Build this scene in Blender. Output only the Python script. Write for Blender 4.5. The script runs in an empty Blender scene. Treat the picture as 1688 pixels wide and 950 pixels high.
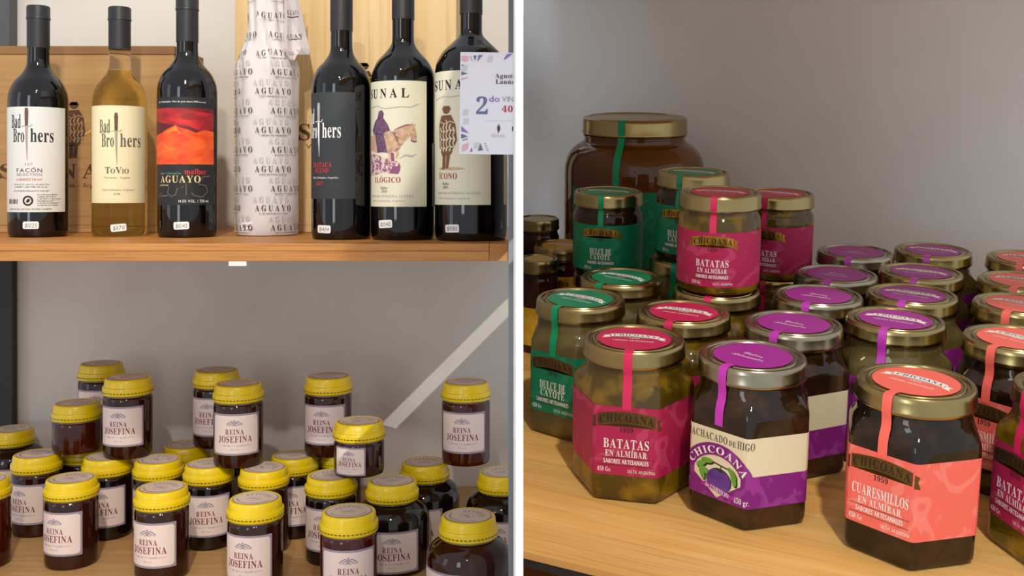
import bpy, bmesh, math, random
from mathutils import Vector, Matrix, noise
from mathutils.geometry import tessellate_polygon

random.seed(7)
S = bpy.context.scene
COL = S.collection
PI = math.pi
ZC = 1.30            # eye height
F = 1700.0           # focal length in pixels of the 1688 x 950 frame
CX, YH = 844.0, 310.0

# ------------------------------------------------------------------ camera, world, lights, exposure
cam_data = bpy.data.cameras.new('camera')
cam_data.sensor_width = 36.0
cam_data.lens = 36.0 * F / 1688.0
cam_data.shift_y = -(475.0 - YH) / 1688.0
cam_data.clip_start = 0.02
cam = bpy.data.objects.new('camera', cam_data)
cam.location = (0, 0, ZC)
cam.rotation_euler = (PI / 2, 0, 0)
COL.objects.link(cam)
S.camera = cam

world = bpy.data.worlds.new('world')
S.world = world
world.use_nodes = True
world.node_tree.nodes['Background'].inputs[0].default_value = (0.93, 0.95, 1.0, 1)
world.node_tree.nodes['Background'].inputs[1].default_value = 0.56

def spot(name, loc, target, power, angle, blend, size, color=(1, 0.9, 0.76)):
    l = bpy.data.lights.new(name, 'SPOT')
    l.energy = power; l.spot_size = math.radians(angle); l.spot_blend = blend
    l.shadow_soft_size = size; l.color = color
    o = bpy.data.objects.new(name, l); COL.objects.link(o)
    o.location = loc
    o.rotation_euler = (Vector(target) - Vector(loc)).to_track_quat('-Z', 'Y').to_euler()
    return o

def area(name, loc, target, power, w, h, color):
    l = bpy.data.lights.new(name, 'AREA'); l.shape = 'RECTANGLE'; l.size = w; l.size_y = h
    l.energy = power; l.color = color
    o = bpy.data.objects.new(name, l); COL.objects.link(o); o.location = loc
    o.rotation_euler = (Vector(target) - Vector(loc)).to_track_quat('-Z', 'Y').to_euler()
    return o

WARM = (1, 0.92, 0.8)
spot('ceiling_spot_wine', (-0.22, 0.10, ZC + 1.05), (-0.42, 1.35, ZC - 0.08), 41, 62, 0.6, 0.022, WARM)
spot('ceiling_spot_wine_second', (-0.10, -0.55, ZC + 0.98), (-0.42, 1.50, ZC + 0.10), 33, 40, 0.5, 0.022, WARM)
spot('ceiling_spot_preserves', (0.22, -0.38, ZC + 1.02), (0.26, 0.70, ZC - 0.25), 40, 56, 0.6, 0.03, WARM)
area('window_daylight', (-1.15, -1.25, ZC + 0.25), (-0.3, 1.4, ZC - 0.1), 6.5, 0.45, 1.3, (0.82, 0.91, 1.0))
area('side_window_daylight', (-2.3, 0.15, ZC + 0.15), (-0.4, 1.35, ZC - 0.1), 2, 0.5, 1.3, (0.82, 0.91, 1.0))
# added lamp: narrow beam under the wine shelf draws the slanting wall streak
SL = Vector((-0.05, -0.90, ZC + 0.32)); ST = Vector((-0.105, 1.72, ZC - 0.297))
spot('added_streak_spot', SL, ST, 75, 11, 0.15, 0.0001, (1, 0.97, 0.9))

S.view_settings.view_transform = 'Standard'
S.view_settings.look = 'None'
S.view_settings.gamma = 1.0
S.view_settings.use_curve_mapping = False
S.view_settings.exposure = 0.35

# ------------------------------------------------------------------ small helpers
def pix(px, py, d):
    return Vector(((px - CX) / F * d, d, ZC + (YH - py) / F * d))

def lin(c):
    c = c / 255.0
    return c / 12.92 if c <= 0.04045 else ((c + 0.055) / 1.055) ** 2.4

def rgb(t):
    return (lin(t[0]), lin(t[1]), lin(t[2]), 1.0)

def mat(name, c, rough=0.5, metal=0.0, c2=None, scale=60.0, detail=4.0, stretch=(1, 1, 1), lo=0.35, hi=0.65,
        bump=0.0, bscale=None, trans=0.0, ior=1.45, coat=0.0, rand=0.0, spec=0.5):
    m = bpy.data.materials.new(name); m.use_nodes = True
    nt = m.node_tree; n = nt.nodes; b = n['Principled BSDF']
    b.inputs['Base Color'].default_value = rgb(c)
    b.inputs['Roughness'].default_value = rough
    b.inputs['Metallic'].default_value = metal
    b.inputs['IOR'].default_value = ior
    b.inputs['Transmission Weight'].default_value = trans
    b.inputs['Coat Weight'].default_value = coat
    b.inputs['Coat Roughness'].default_value = 0.05
    b.inputs['Specular IOR Level'].default_value = spec
    if c2 is not None or bump:
        tc = n.new('ShaderNodeTexCoord'); mp = n.new('ShaderNodeMapping')
        mp.inputs['Scale'].default_value = stretch
        if rand:
            oi = n.new('ShaderNodeObjectInfo'); mu = n.new('ShaderNodeMath'); mu.operation = 'MULTIPLY'
            mu.inputs[1].default_value = 9.0
            nt.links.new(oi.outputs['Random'], mu.inputs[0])
            ad = n.new('ShaderNodeVectorMath'); ad.operation = 'ADD'
            nt.links.new(tc.outputs['Object'], ad.inputs[0]); nt.links.new(mu.outputs[0], ad.inputs[1])
            nt.links.new(ad.outputs[0], mp.inputs[0])
        else:
            nt.links.new(tc.outputs['Object'], mp.inputs[0])
    if c2 is not None:
        tx = n.new('ShaderNodeTexNoise'); tx.inputs['Scale'].default_value = scale
        tx.inputs['Detail'].default_value = detail; tx.inputs['Distortion'].default_value = 0.4
        nt.links.new(mp.outputs[0], tx.inputs['Vector'])
        rp = n.new('ShaderNodeValToRGB')
        rp.color_ramp.elements[0].position = lo; rp.color_ramp.elements[0].color = rgb(c)
        rp.color_ramp.elements[1].position = hi; rp.color_ramp.elements[1].color = rgb(c2)
        nt.links.new(tx.outputs['Fac'], rp.inputs[0])
        nt.links.new(rp.outputs[0], b.inputs['Base Color'])
    if bump:
        t2 = n.new('ShaderNodeTexNoise'); t2.inputs['Scale'].default_value = bscale or scale * 3
        nt.links.new(mp.outputs[0], t2.inputs['Vector'])
        bp = n.new('ShaderNodeBump'); bp.inputs['Strength'].default_value = bump
        bp.inputs['Distance'].default_value = 0.001
        nt.links.new(t2.outputs['Fac'], bp.inputs['Height'])
        nt.links.new(bp.outputs[0], b.inputs['Normal'])
    return m

def wood(name, c, c2, c3, along='X', rough=0.45, scale=1.0):
    """grain stretched along one local axis, a little different on each piece"""
    m = bpy.data.materials.new(name); m.use_nodes = True
    nt = m.node_tree; n = nt.nodes; b = n['Principled BSDF']
    b.inputs['Roughness'].default_value = rough
    tc = n.new('ShaderNodeTexCoord'); oi = n.new('ShaderNodeObjectInfo')
    mu = n.new('ShaderNodeMath'); mu.operation = 'MULTIPLY'; mu.inputs[1].default_value = 7.3
    nt.links.new(oi.outputs['Random'], mu.inputs[0])
    ad = n.new('ShaderNodeVectorMath'); ad.operation = 'ADD'
    nt.links.new(tc.outputs['Object'], ad.inputs[0]); nt.links.new(mu.outputs[0], ad.inputs[1])
    def tex(sc, st, det, dist):
        mp = n.new('ShaderNodeMapping')
        mp.inputs['Scale'].default_value = {'X': (st, 1, 1), 'Y': (1, st, 1), 'Z': (1, 1, st)}[along]
        nt.links.new(ad.outputs[0], mp.inputs[0])
        t = n.new('ShaderNodeTexNoise'); t.inputs['Scale'].default_value = sc * scale
        t.inputs['Detail'].default_value = det; t.inputs['Distortion'].default_value = dist
        nt.links.new(mp.outputs[0], t.inputs['Vector'])
        return t
    t1 = tex(55, 0.07, 3, 0.8); t2 = tex(420, 0.03, 2, 0.2)
    r1 = n.new('ShaderNodeValToRGB'); r1.color_ramp.elements[0].position = 0.32; r1.color_ramp.elements[1].position = 0.68
    r1.color_ramp.elements[0].color = rgb(c); r1.color_ramp.elements[1].color = rgb(c2)
    nt.links.new(t1.outputs['Fac'], r1.inputs[0])
    r2 = n.new('ShaderNodeValToRGB'); r2.color_ramp.elements[0].position = 0.5; r2.color_ramp.elements[1].position = 0.72
    r2.color_ramp.elements[0].color = (0, 0, 0, 1); r2.color_ramp.elements[1].color = (0.55, 0.55, 0.55, 1)
    nt.links.new(t2.outputs['Fac'], r2.inputs[0])
    mx = n.new('ShaderNodeMix'); mx.data_type = 'RGBA'
    nt.links.new(r2.outputs[0], mx.inputs[0]); nt.links.new(r1.outputs[0], mx.inputs[6])
    mx.inputs[7].default_value = rgb(c3)
    hs = n.new('ShaderNodeHueSaturation')
    mr = n.new('ShaderNodeMapRange'); mr.inputs[3].default_value = 0.86; mr.inputs[4].default_value = 1.1
    nt.links.new(oi.outputs['Random'], mr.inputs[0]); nt.links.new(mr.outputs[0], hs.inputs['Value'])
    nt.links.new(mx.outputs[2], hs.inputs['Color']); nt.links.new(hs.outputs[0], b.inputs['Base Color'])
    bp = n.new('ShaderNodeBump'); bp.inputs['Strength'].default_value = 0.15; bp.inputs['Distance'].default_value = 0.0006
    nt.links.new(t2.outputs['Fac'], bp.inputs['Height']); nt.links.new(bp.outputs[0], b.inputs['Normal'])
    return m

def new_mesh(name, verts, faces, mats=(), smooth=False, fmats=None):
    me = bpy.data.meshes.new(name)
    me.from_pydata([tuple(v) for v in verts], [], faces)
    for m in mats: me.materials.append(m)
    if fmats:
        for p, i in zip(me.polygons, fmats): p.material_index = i
    if smooth:
        me.polygons.foreach_set('use_smooth', [True] * len(me.polygons))
        me.set_sharp_from_angle(angle=math.radians(38))
    me.update()
    return me

def link(name, me, parent=None):
    o = bpy.data.objects.new(name, me); COL.objects.link(o)
    if parent is not None: o.parent = parent
    return o

def tag(o, label=None, cat=None, group=None, kind=None):
    if label: o['label'] = label
    if cat: o['category'] = cat
    if group: o['group'] = group
    if kind: o['kind'] = kind
    return o

def empty(name, mw):
    o = bpy.data.objects.new(name, None); COL.objects.link(o)
    o.empty_display_size = 0.02
    o.matrix_world = mw
    return o

def build(name, recipe, mw):
    """recipe: list of (part name, mesh, [(sub part name, mesh)]); meshes are shared between copies"""
    root = empty(name, mw)
    for pn, me, subs in recipe:
        p = link(pn, me, root)
        for sn, sm in subs: link(sn, sm, p)
    return root

def box_mesh(name, lo, hi, m, bev=0.0):
    bm = bmesh.new(); bmesh.ops.create_cube(bm, size=1.0)
    for v in bm.verts:
        for k in range(3): v.co[k] = lo[k] + (v.co[k] + 0.5) * (hi[k] - lo[k])
    if bev: bmesh.ops.bevel(bm, geom=bm.edges[:], offset=bev, segments=2, affect='EDGES', profile=0.6)
    me = bpy.data.meshes.new(name); bm.to_mesh(me); bm.free(); me.materials.append(m)
    return me

def lathe(name, prof, m, n=56, cap=True):
    vs, fs = [], []
    for r, z in prof:
        for k in range(n):
            a = 2 * PI * k / n; vs.append((r * math.sin(a), -r * math.cos(a), z))
    for i in range(len(prof) - 1):
        for k in range(n):
            k2 = (k + 1) % n
            fs.append((i * n + k, i * n + k2, (i + 1) * n + k2, (i + 1) * n + k))
    if cap:
        fs.append(tuple(range(n - 1, -1, -1)))
        L = (len(prof) - 1) * n
        fs.append(tuple(range(L, L + n)))
    return new_mesh(name, vs, fs, [m], True)

def smoothprof(pts, k=6):
    """Catmull-Rom through (r,z) points"""
    out = []
    P = [pts[0]] + list(pts) + [pts[-1]]
    for i in range(1, len(P) - 2):
        for j in range(k):
            t = j / k; q = []
            for c in range(2):
                a, b_, c_, d_ = P[i-1][c], P[i][c], P[i+1][c], P[i+2][c]
                q.append(0.5 * (2*b_ + (c_-a)*t + (2*a-5*b_+4*c_-d_)*t*t + (3*b_-a-3*c_+d_)*t**3))
            out.append(tuple(q))
    out.append(pts[-1])
    return out

# ------------------------------------------------------------------ lettering and flat print
GL = {}
def serif_char(ch):
    if 'A' <= ch <= 'Z': return chr(0x1D400 + ord(ch) - 65)
    if 'a' <= ch <= 'z': return chr(0x1D41A + ord(ch) - 97)
    if '0' <= ch <= '9': return chr(0x1D7CE + ord(ch) - 48)
    return ch
def script_char(ch):
    if 'A' <= ch <= 'Z': return chr(0x1D4D0 + ord(ch) - 65)
    if 'a' <= ch <= 'z': return chr(0x1D4EA + ord(ch) - 97)
    return ch
ACC = {'Í': 'I', 'Ó': 'O', 'í': 'i', 'ú': 'u', 'Á': 'A'}

def glyph(ch, style):
    key = (ch, style)
    if key in GL: return GL[key]
    base = ACC.get(ch, ch)
    t = serif_char(base) if style == 'serif' else script_char(base) if style == 'script' else base
    c = bpy.data.curves.new('glyph', 'FONT'); c.body = t; c.resolution_u = 2
    o = bpy.data.objects.new('glyph', c); COL.objects.link(o)
    dg = bpy.context.evaluated_depsgraph_get(); dg.update()
    ev = o.evaluated_get(dg); me = ev.to_mesh()
    vs = [(v.co.x, v.co.y) for v in me.vertices]; fs = [tuple(p.vertices) for p in me.polygons]
    ev.to_mesh_clear()
    bpy.data.objects.remove(o); bpy.data.curves.remove(c)
    if vs and base != ch:
        xm = sum(v[0] for v in vs) / len(vs); k = len(vs); top = max(v[1] for v in vs)
        vs += [(xm - 0.06, top + 0.05), (xm + 0.03, top + 0.05), (xm + 0.16, top + 0.2), (xm + 0.04, top + 0.2)]
        fs.append((k, k+1, k+2, k+3))
    if vs:
        x0 = min(v[0] for v in vs); vs = [(x - x0, y) for x, y in vs]; w = max(v[0] for v in vs)
    else: w = 0.22
    GL[key] = (vs, fs, w)
    return GL[key]

class Print:
    """flat shapes in label coordinates (x to the right, y up, metres); each has a layer and a material slot"""
    def __init__(self, mats):
        self.mats = mats; self.v = []; self.f = []; self.m = []
    def add(self, vs, fs, slot, layer, warp=None):
        k = len(self.v)
        for x, y in vs:
            if warp: x, y = warp(x, y)
            self.v.append((x, y, layer * 0.00005))
        for f in fs:
            self.f.append(tuple(k + i for i in f)); self.m.append(slot)
    def text(self, slot, body, x, y, h, w=None, style='serif', track=0.1, layer=3, warp=None, align=0.0, slant=0.0):
        if not body: return
        cur = 0; vs = []; fs = []
        for ch in body:
            gv, gf, gw = glyph(ch, style)
            k = len(vs)
            vs += [(px + cur + slant * py, py) for px, py in gv]
            fs += [tuple(k + i for i in f) for f in gf]
            cur += gw + track
        cur -= track
        s = h / 0.69; sx = s if w is None else w / cur
        self.add([(x + (px - cur * (0.5 + align)) * sx, y + py * s) for px, py in vs], fs, slot, layer, warp)
    def poly(self, slot, pts, layer=2, warp=None):
        tri = tessellate_polygon([[Vector((p[0], p[1], 0)) for p in pts]])
        self.add(pts, [tuple(t) for t in tri], slot, layer, warp)
    def rect(self, slot, x0, y0, x1, y1, layer=2, warp=None):
        self.poly(slot, [(x0, y0), (x1, y0), (x1, y1), (x0, y1)], layer, warp)
    def ell(self, slot, x, y, a, b, layer=2, n=20, rot=0.0, warp=None):
        c, s = math.cos(rot), math.sin(rot); pts = []
        for k in range(n):
            t = 2 * PI * k / n; px, py = a * math.cos(t), b * math.sin(t)
            pts.append((x + px * c - py * s, y + px * s + py * c))
        self.add(pts, [tuple(range(n))], slot, layer, warp)
    def ring(self, slot, x, y, a, b, t, layer=2, n=40, warp=None):
        vs = []; fs = []
        for k in range(n):
            q = 2 * PI * k / n
            vs += [(x + a * math.cos(q), y + b * math.sin(q)), (x + (a-t) * math.cos(q), y + (b-t) * math.sin(q))]
        for k in range(n):
            j = (k + 1) % n; fs.append((2*k, 2*j, 2*j+1, 2*k+1))
        self.add(vs, fs, slot, layer, warp)
    def stroke(self, slot, pts, w, layer=3, warp=None):
        vs = []; fs = []
        for i, p in enumerate(pts):
            a = pts[max(0, i-1)]; b = pts[min(len(pts)-1, i+1)]
            dx, dy = b[0]-a[0], b[1]-a[1]; L = math.hypot(dx, dy) or 1
            ww = w[i] if isinstance(w, (list, tuple)) else w
            vs += [(p[0] - dy/L*ww/2, p[1] + dx/L*ww/2), (p[0] + dy/L*ww/2, p[1] - dx/L*ww/2)]
        for i in range(len(pts)-1): fs.append((2*i, 2*i+1, 2*i+3, 2*i+2))
        self.add(vs, fs, slot, layer, warp)
    def scribble(self, slot, x0, x1, y, h, layer=3, seed=1):
        """small print too fine to read: a broken row of tiny ticks"""
        r = random.Random(seed); x = x0
        while x < x1 - h * 0.4:
            w = h * r.uniform(0.25, 0.7)
            self.rect(slot, x, y + (0 if r.random() < .7 else h*0.3), min(x + w, x1), y + h * r.uniform(0.6, 1.0), layer)
            x += w + h * (0.22 if r.random() < .8 else 0.7)
    def mesh(self, name, fn, step=0.003, axis=(0,)):
        bm = bmesh.new()
        vs = [bm.verts.new(v) for v in self.v]
        for f, mi in zip(self.f, self.m):
            try:
                fc = bm.faces.new([vs[i] for i in f]); fc.material_index = mi
            except ValueError: pass
        if step:
            for ax in axis:
                lo = min(v[ax] for v in self.v); hi = max(v[ax] for v in self.v)
                k = math.floor(lo / step) + 1
                no = [0, 0, 0]; no[ax] = 1
                while k * step < hi:
                    co = [0, 0, 0]; co[ax] = k * step
                    bmesh.ops.bisect_plane(bm, geom=bm.verts[:] + bm.edges[:] + bm.faces[:], dist=1e-7, plane_co=co, plane_no=no)
                    k += 1
        for v in bm.verts: v.co = fn(v.co.x, v.co.y, v.co.z)
        me = bpy.data.meshes.new(name); bm.to_mesh(me); bm.free()
        for m in self.mats: me.materials.append(m)
        return me

def on_cyl(R, z0=0.0, off=0.00035):
    def fn(x, y, o):
        r = R + off + o; a = x / R
        return (r * math.sin(a), -r * math.cos(a), z0 + y)
    return fn

def on_lathe(rz, z0=0.0, off=0.0004):
    def fn(x, y, o):
        R = rz(z0 + y); r = R + off + o; a = x / R
        return (r * math.sin(a), -r * math.cos(a), z0 + y)
    return fn

def on_top(z, rot=0.0, off=0.0002):
    def fn(x, y, o): return (x, y, z + off + o)
    return fn

# ------------------------------------------------------------------ materials
M = {}
M['wall_l'] = mat('wall paint warm', (222, 216, 207), 0.85, c2=(214, 208, 199), scale=6, bump=0.12, bscale=500)
M['wall_r'] = mat('wall paint grey', (224, 227, 228), 0.8, c2=(217, 220, 221), scale=6, bump=0.12, bscale=500)
M['white'] = mat('white laminate', (253, 253, 253), 0.5)
M['white'].node_tree.nodes['Principled BSDF'].inputs['Specular IOR Level'].default_value = 0.2
M['post'] = mat('blue grey painted steel', (122, 128, 134), 0.45, metal=0.1)
M['post_grey'] = mat('grey painted steel', (84, 84, 87), 0.5, metal=0.1)
M['post_dark'] = mat('dark painted steel', (44, 42, 42), 0.5, metal=0.2)
M['shelf'] = wood('shelf pine', (188, 120, 48), (208, 142, 66), (156, 90, 34), 'X')
M['shelf_low'] = wood('lower shelf pine', (176, 134, 84), (196, 154, 100), (150, 108, 62), 'X')
M['stave'] = wood('stave beech', (222, 172, 96), (236, 190, 116), (198, 142, 70), 'X', 0.38)
M['crate'] = wood('crate wood', (178, 132, 76), (192, 148, 90), (160, 114, 62), 'X', 0.55, 0.5)
M['crate_lid'] = wood('crate lid wood', (150, 104, 56), (164, 118, 68), (128, 84, 44), 'X', 0.55, 0.5)
M['pine'] = wood('pale pine crate', (222, 186, 128), (234, 202, 148), (202, 160, 98), 'Z', 0.55, 0.35)
M['brown_ink'] = mat('burnt brown ink', (84, 56, 32), 0.7)
M['ochre'] = mat('ochre ink', (214, 168, 84), 0.6)
M['redglass'] = mat('dark red wine glass', (7, 6, 7), 0.03, ior=1.5, coat=0.0, spec=0.6)
M['capsule'] = mat('matt black capsule', (38, 38, 40), 0.42, bump=0.1, bscale=900)
M['whitewine'] = mat('white wine in clear glass', (255, 242, 160), 0.0, trans=1.0, ior=1.16)
M['clear'] = mat('clear glass', (250, 248, 240), 0.0, trans=1.0, ior=1.12)
M['paper_white'] = mat('white label paper', (222, 222, 216), 0.6)
M['paper_cream'] = mat('cream label paper', (238, 224, 182), 0.6)
M['paper_sunal'] = mat('ivory label paper', (234, 228, 200), 0.6)
M['paper_black'] = mat('black label paper', (36, 36, 38), 0.6)
M['paper_slate'] = mat('slate label paper', (52, 56, 58), 0.6)
M['ink'] = mat('black ink', (30, 27, 26), 0.6)
M['ink_grey'] = mat('grey ink', (120, 114, 108), 0.6)
M['ink_lgrey'] = mat('light grey ink', (176, 172, 170), 0.6)
M['ink_tissue'] = mat('soft black ink', (62, 58, 56), 0.7); M['ink_ghost'] = mat('pale show-through ink', (188, 184, 182), 0.7)
M['ink_olive'] = mat('olive ink', (96, 94, 78), 0.6)
M['ink_red'] = mat('red ink', (206, 62, 58), 0.6)
M['ink_brick'] = mat('brick red ink', (172, 60, 42), 0.6)
M['ink_white'] = mat('white ink', (245, 242, 238), 0.6)
M['ink_gold'] = mat('pale gold ink', (228, 206, 150), 0.5)
M['ink_teal'] = mat('teal ink', (110, 170, 150), 0.6)
M['wood_handle'] = mat('knife handle brown', (120, 84, 66), 0.6, c2=(88, 58, 46), scale=300)
M['steel_print'] = mat('printed blade grey', (168, 156, 146), 0.6)
M['sky_red'] = mat('red sky print', (150, 28, 34), 0.55, c2=(226, 46, 44), scale=22, stretch=(1, 1, 3.2), lo=0.38, hi=0.66)
M['dark_red'] = mat('dark red print', (70, 22, 26), 0.55, c2=(132, 26, 32), scale=30, stretch=(1, 1, 2.5))
M['mount'] = mat('orange mountain print', (228, 62, 24), 0.55, c2=(244, 104, 40), scale=45, stretch=(1, 1, 1.8))
M['mount_lit'] = mat('bright orange print', (250, 132, 48), 0.55)
M['rider'] = mat('purple rider print', (92, 60, 92), 0.6, c2=(128, 92, 118), scale=250)
M['horse'] = mat('tan horse print', (222, 188, 150), 0.6, c2=(196, 152, 124), scale=160)
M['rocks'] = mat('mauve rocks print', (232, 206, 196), 0.6, c2=(150, 92, 122), scale=260, detail=2, lo=0.45, hi=0.56)
M['mauve'] = mat('mauve print', (150, 84, 124), 0.6)
M['poncho'] = mat('brown poncho print', (132, 84, 54), 0.6)
M['wrap'] = mat('white wrapping tissue', (212, 209, 206), 0.6, c2=(222, 210, 208), scale=9, bump=0.5, bscale=70)
M['tagpaper'] = mat('white price tag', (246, 245, 242), 0.5)
M['card'] = mat('white promo card', (244, 243, 250), 0.5)
M['lilac'] = mat('lilac print', (152, 124, 192), 0.6)
M['slate'] = mat('slate blue print', (112, 120, 156), 0.6)
M['rose'] = mat('rose print', (236, 186, 196), 0.6)
M['crimson'] = mat('crimson print', (200, 44, 88), 0.6)
M['paleblue'] = mat('pale blue print', (206, 210, 226), 0.6)
M['plum'] = mat('plum print', (92, 66, 84), 0.6)

M['honey'] = mat('dark honey in glass', (44, 15, 8), 0.04, c2=(62, 22, 10), scale=18, ior=1.5, trans=0.25)
M['honey_red'] = mat('reddish honey in glass', (66, 18, 8), 0.04, c2=(88, 26, 10), scale=18, ior=1.5, trans=0.3)
M['honey_black'] = mat('black brown honey in glass', (20, 10, 7), 0.04, c2=(30, 14, 9), scale=18, ior=1.5, trans=0.15)
M['rim'] = mat('glass neck', (168, 142, 118), 0.05, ior=1.5, trans=0.5)
M['yellow'] = mat('yellow plastic lid', (226, 194, 4), 0.32, coat=0.2)
M['yellow_dark'] = mat('perforation shadow', (58, 48, 8), 0.7)
M['pinkpaper'] = mat('pale pink label paper', (226, 206, 198), 0.55)
M['lavender'] = mat('grey lavender border ink', (150, 138, 152), 0.6)
M['lavender_l'] = mat('light lavender ink', (176, 164, 172), 0.6)
M['wine_ink'] = mat('wine coloured ink', (122, 46, 52), 0.6)
M['wine_ink2'] = mat('dusky ink', (112, 76, 78), 0.6)
M['beige_st'] = mat('beige lid sticker', (206, 188, 172), 0.5)

M['gold'] = mat('brushed gold lid', (176, 158, 108), 0.24, metal=1.0, c2=(160, 142, 94), scale=40)
M['silver'] = mat('pale tin lid', (172, 164, 142), 0.24, metal=1.0, c2=(158, 150, 128), scale=40)
M['goldfoil'] = mat('gold foil banner', (214, 172, 62), 0.28, metal=0.9, c2=(120, 84, 26), scale=120, stretch=(1, 1, 0.25), lo=0.4, hi=0.62)
M['bronze'] = mat('bronze foil banner', (112, 86, 40), 0.35, metal=0.55, c2=(92, 66, 30), scale=60)

def fruit(name, a, b, trans, sc=55):
    return mat(name, a, 0.04, c2=b, scale=sc, detail=2, lo=0.42, hi=0.66, trans=trans, ior=1.5)
M['c_batata'] = fruit('sweet potato syrup in glass', (104, 82, 22), (182, 142, 30), 0.4)
M['c_fig'] = fruit('fig preserve in glass', (38, 24, 12), (74, 46, 20), 0.12)
M['c_peach'] = fruit('peach syrup in glass', (30, 20, 12), (62, 40, 20), 0.15)
M['c_cayote'] = fruit('cayote preserve in glass', (104, 92, 50), (128, 112, 62), 0.25)
M['c_amber'] = fruit('amber jelly in glass', (104, 60, 22), (120, 70, 26), 0.2, 8)
M['c_red'] = fruit('dark red jam in glass', (52, 18, 10), (84, 34, 14), 0.2)

def label_paper(name, c, c2):
    m = mat(name, c, 0.5, c2=c2, scale=42, detail=1.5, lo=0.56, hi=0.6)
    n = m.node_tree.nodes
    for q in n:
        if q.type == 'TEX_NOISE': q.inputs['Distortion'].default_value = 2.2
    return m
KC = {'magenta': ((180, 34, 84), (194, 62, 106), (222, 44, 100)), 'green': ((10, 124, 88), (30, 138, 102), (8, 150, 104)),
      'coral': ((246, 112, 98), (248, 134, 120), (252, 112, 98)), 'purple': ((132, 28, 128), (150, 56, 148), (200, 60, 190)),
      'yellow': ((218, 170, 40), (226, 182, 60), (220, 176, 60))}
for k, (a, b, c) in KC.items():
    M['lab_' + k] = label_paper('label paper ' + k, a, b)
    M['seal_' + k] = mat('seal strip ' + k, c, 0.32)
    M['stk_' + k] = mat('lid sticker ' + k, tuple(int(0.5*p+0.5*q) for p, q in zip(a, c)), 0.38)
M['cream2'] = mat('cream band paper', (232, 222, 188), 0.5)
M['leaf'] = mat('leaf green ink', (110, 168, 62), 0.5)
M['leafdark'] = mat('dark leaf ink', (38, 52, 30), 0.5)
M['fig'] = mat('fig violet ink', (112, 66, 158), 0.5, c2=(84, 44, 128), scale=120)

# ------------------------------------------------------------------ the setting
def struct(name, lo, hi, m, mw=None, bev=0.0):
    o = link(name, box_mesh(name, lo, hi, m, bev))
    if mw is not None: o.matrix_world = mw
    return tag(o, kind='structure')

WALL_D = 1.72
struct('wall_left', (-1.3, WALL_D, ZC - 1.0), (0.30, WALL_D + 0.03, ZC + 0.62), M['wall_l'])
# thin white divider added for the blank gap, made tall to keep lamplight apart
PF = 0.45
px0, px1 = (850 - CX) / F * PF, (862.5 - CX) / F * PF
struct('added_divider', (px0, PF, ZC - 0.62), (px1, 1.146, ZC + 1.25), M['white'])

# frame of the slanted right-hand display: e1 = X, e2 = forward along the slope, e3 = its normal
TILT = math.atan2(280.0, F)
PSI = math.radians(25.7)
TR = Matrix.Rotation(TILT, 4, 'X')
def on_slope(px, py, h):
    """pixel -> point of the plane h below the eye, parallel to the slanted shelf"""
    r = Vector(((px - CX) / F, 1.0, (YH - py) / F))
    n = Vector((0, -math.sin(TILT), math.cos(TILT)))
    return r * (-h / n.dot(r)) + Vector((0, 0, ZC))
def slope_local(p):
    q = TR.inverted() @ (p - Vector((0, 0, ZC)))
    return q      # x, forward, height
def slope_world(x, f, z):
    return TR @ Vector((x, f, z)) + Vector((0, 0, ZC))

H_SHELF = 0.310
f0 = slope_local(on_slope(862, 909, H_SHELF))
RW = 1.320
rw_dir = math.atan(math.tan(PSI))
wr = struct('wall_right', (0.0, 0.0, -0.75), (0.80, 0.02, 0.62), M['wall_r'],
            Matrix.Translation((px1 + 0.0005, RW, ZC)) @ Matrix.Rotation(-rw_dir, 4, 'Z'))

# ------------------------------------------------------------------ left shelving
ZS = ZC - 0.065          # top of the wine shelf
ZL = ZC - 0.497          # top of the honey shelf
def shelf_thing(name, label, origin, pieces, m, cat='shelf'):
    root = empty(name, Matrix.Translation(origin))
    for pn, lo, hi, mm in pieces:
        link(pn, box_mesh(pn, lo, hi, mm, 0.0008), root)
    return tag(root, label, cat)

pcs = []
XL, XR = -0.95, -0.0046
yf, yb = 1.203, WALL_D - 0.002
# front edge built of two laminations, with a butt-jointed block at the right end
pcs.append(('lamination', (XL, yf, -0.0085), (XR - 0.022, yf + 0.06, 0.0), M['shelf']))
pcs.append(('lamination', (XL, yf, -0.0205), (XR - 0.022, yf + 0.06, -0.0088), M['shelf']))
pcs.append(('end_block', (XR - 0.0217, yf, -0.0205), (XR, yf + 0.06, 0.0), M['shelf']))
for k in range(4):
    a = yf + 0.0603 + k * (yb - yf - 0.0603) / 4; b = yf + 0.06 + (k + 1) * (yb - yf - 0.0603) / 4
    pcs.append(('stave', (XL, a, -0.0205), (XR, b, 0.0), M['shelf']))
shelf_thing('shelf_board', 'golden pine shelf board with laminated front edge carrying the wine bottles', (0, 0, ZS), pcs, M['shelf'])
pcs = []
ylf = 1.055
for k in range(6):
    a = ylf + 0.0003 + k * (yb - ylf) / 6; b = ylf + (k + 1) * (yb - ylf) / 6
    xr = -0.0046 if a < 1.19 else 0.12
    pcs.append(('stave', (XL, a, -0.022), (xr, b, 0.0), M['shelf_low']))
shelf_thing('shelf_board', 'dull pine shelf board below carrying the honey jars', (0, 0, ZL), pcs, M['shelf_low'])

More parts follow.
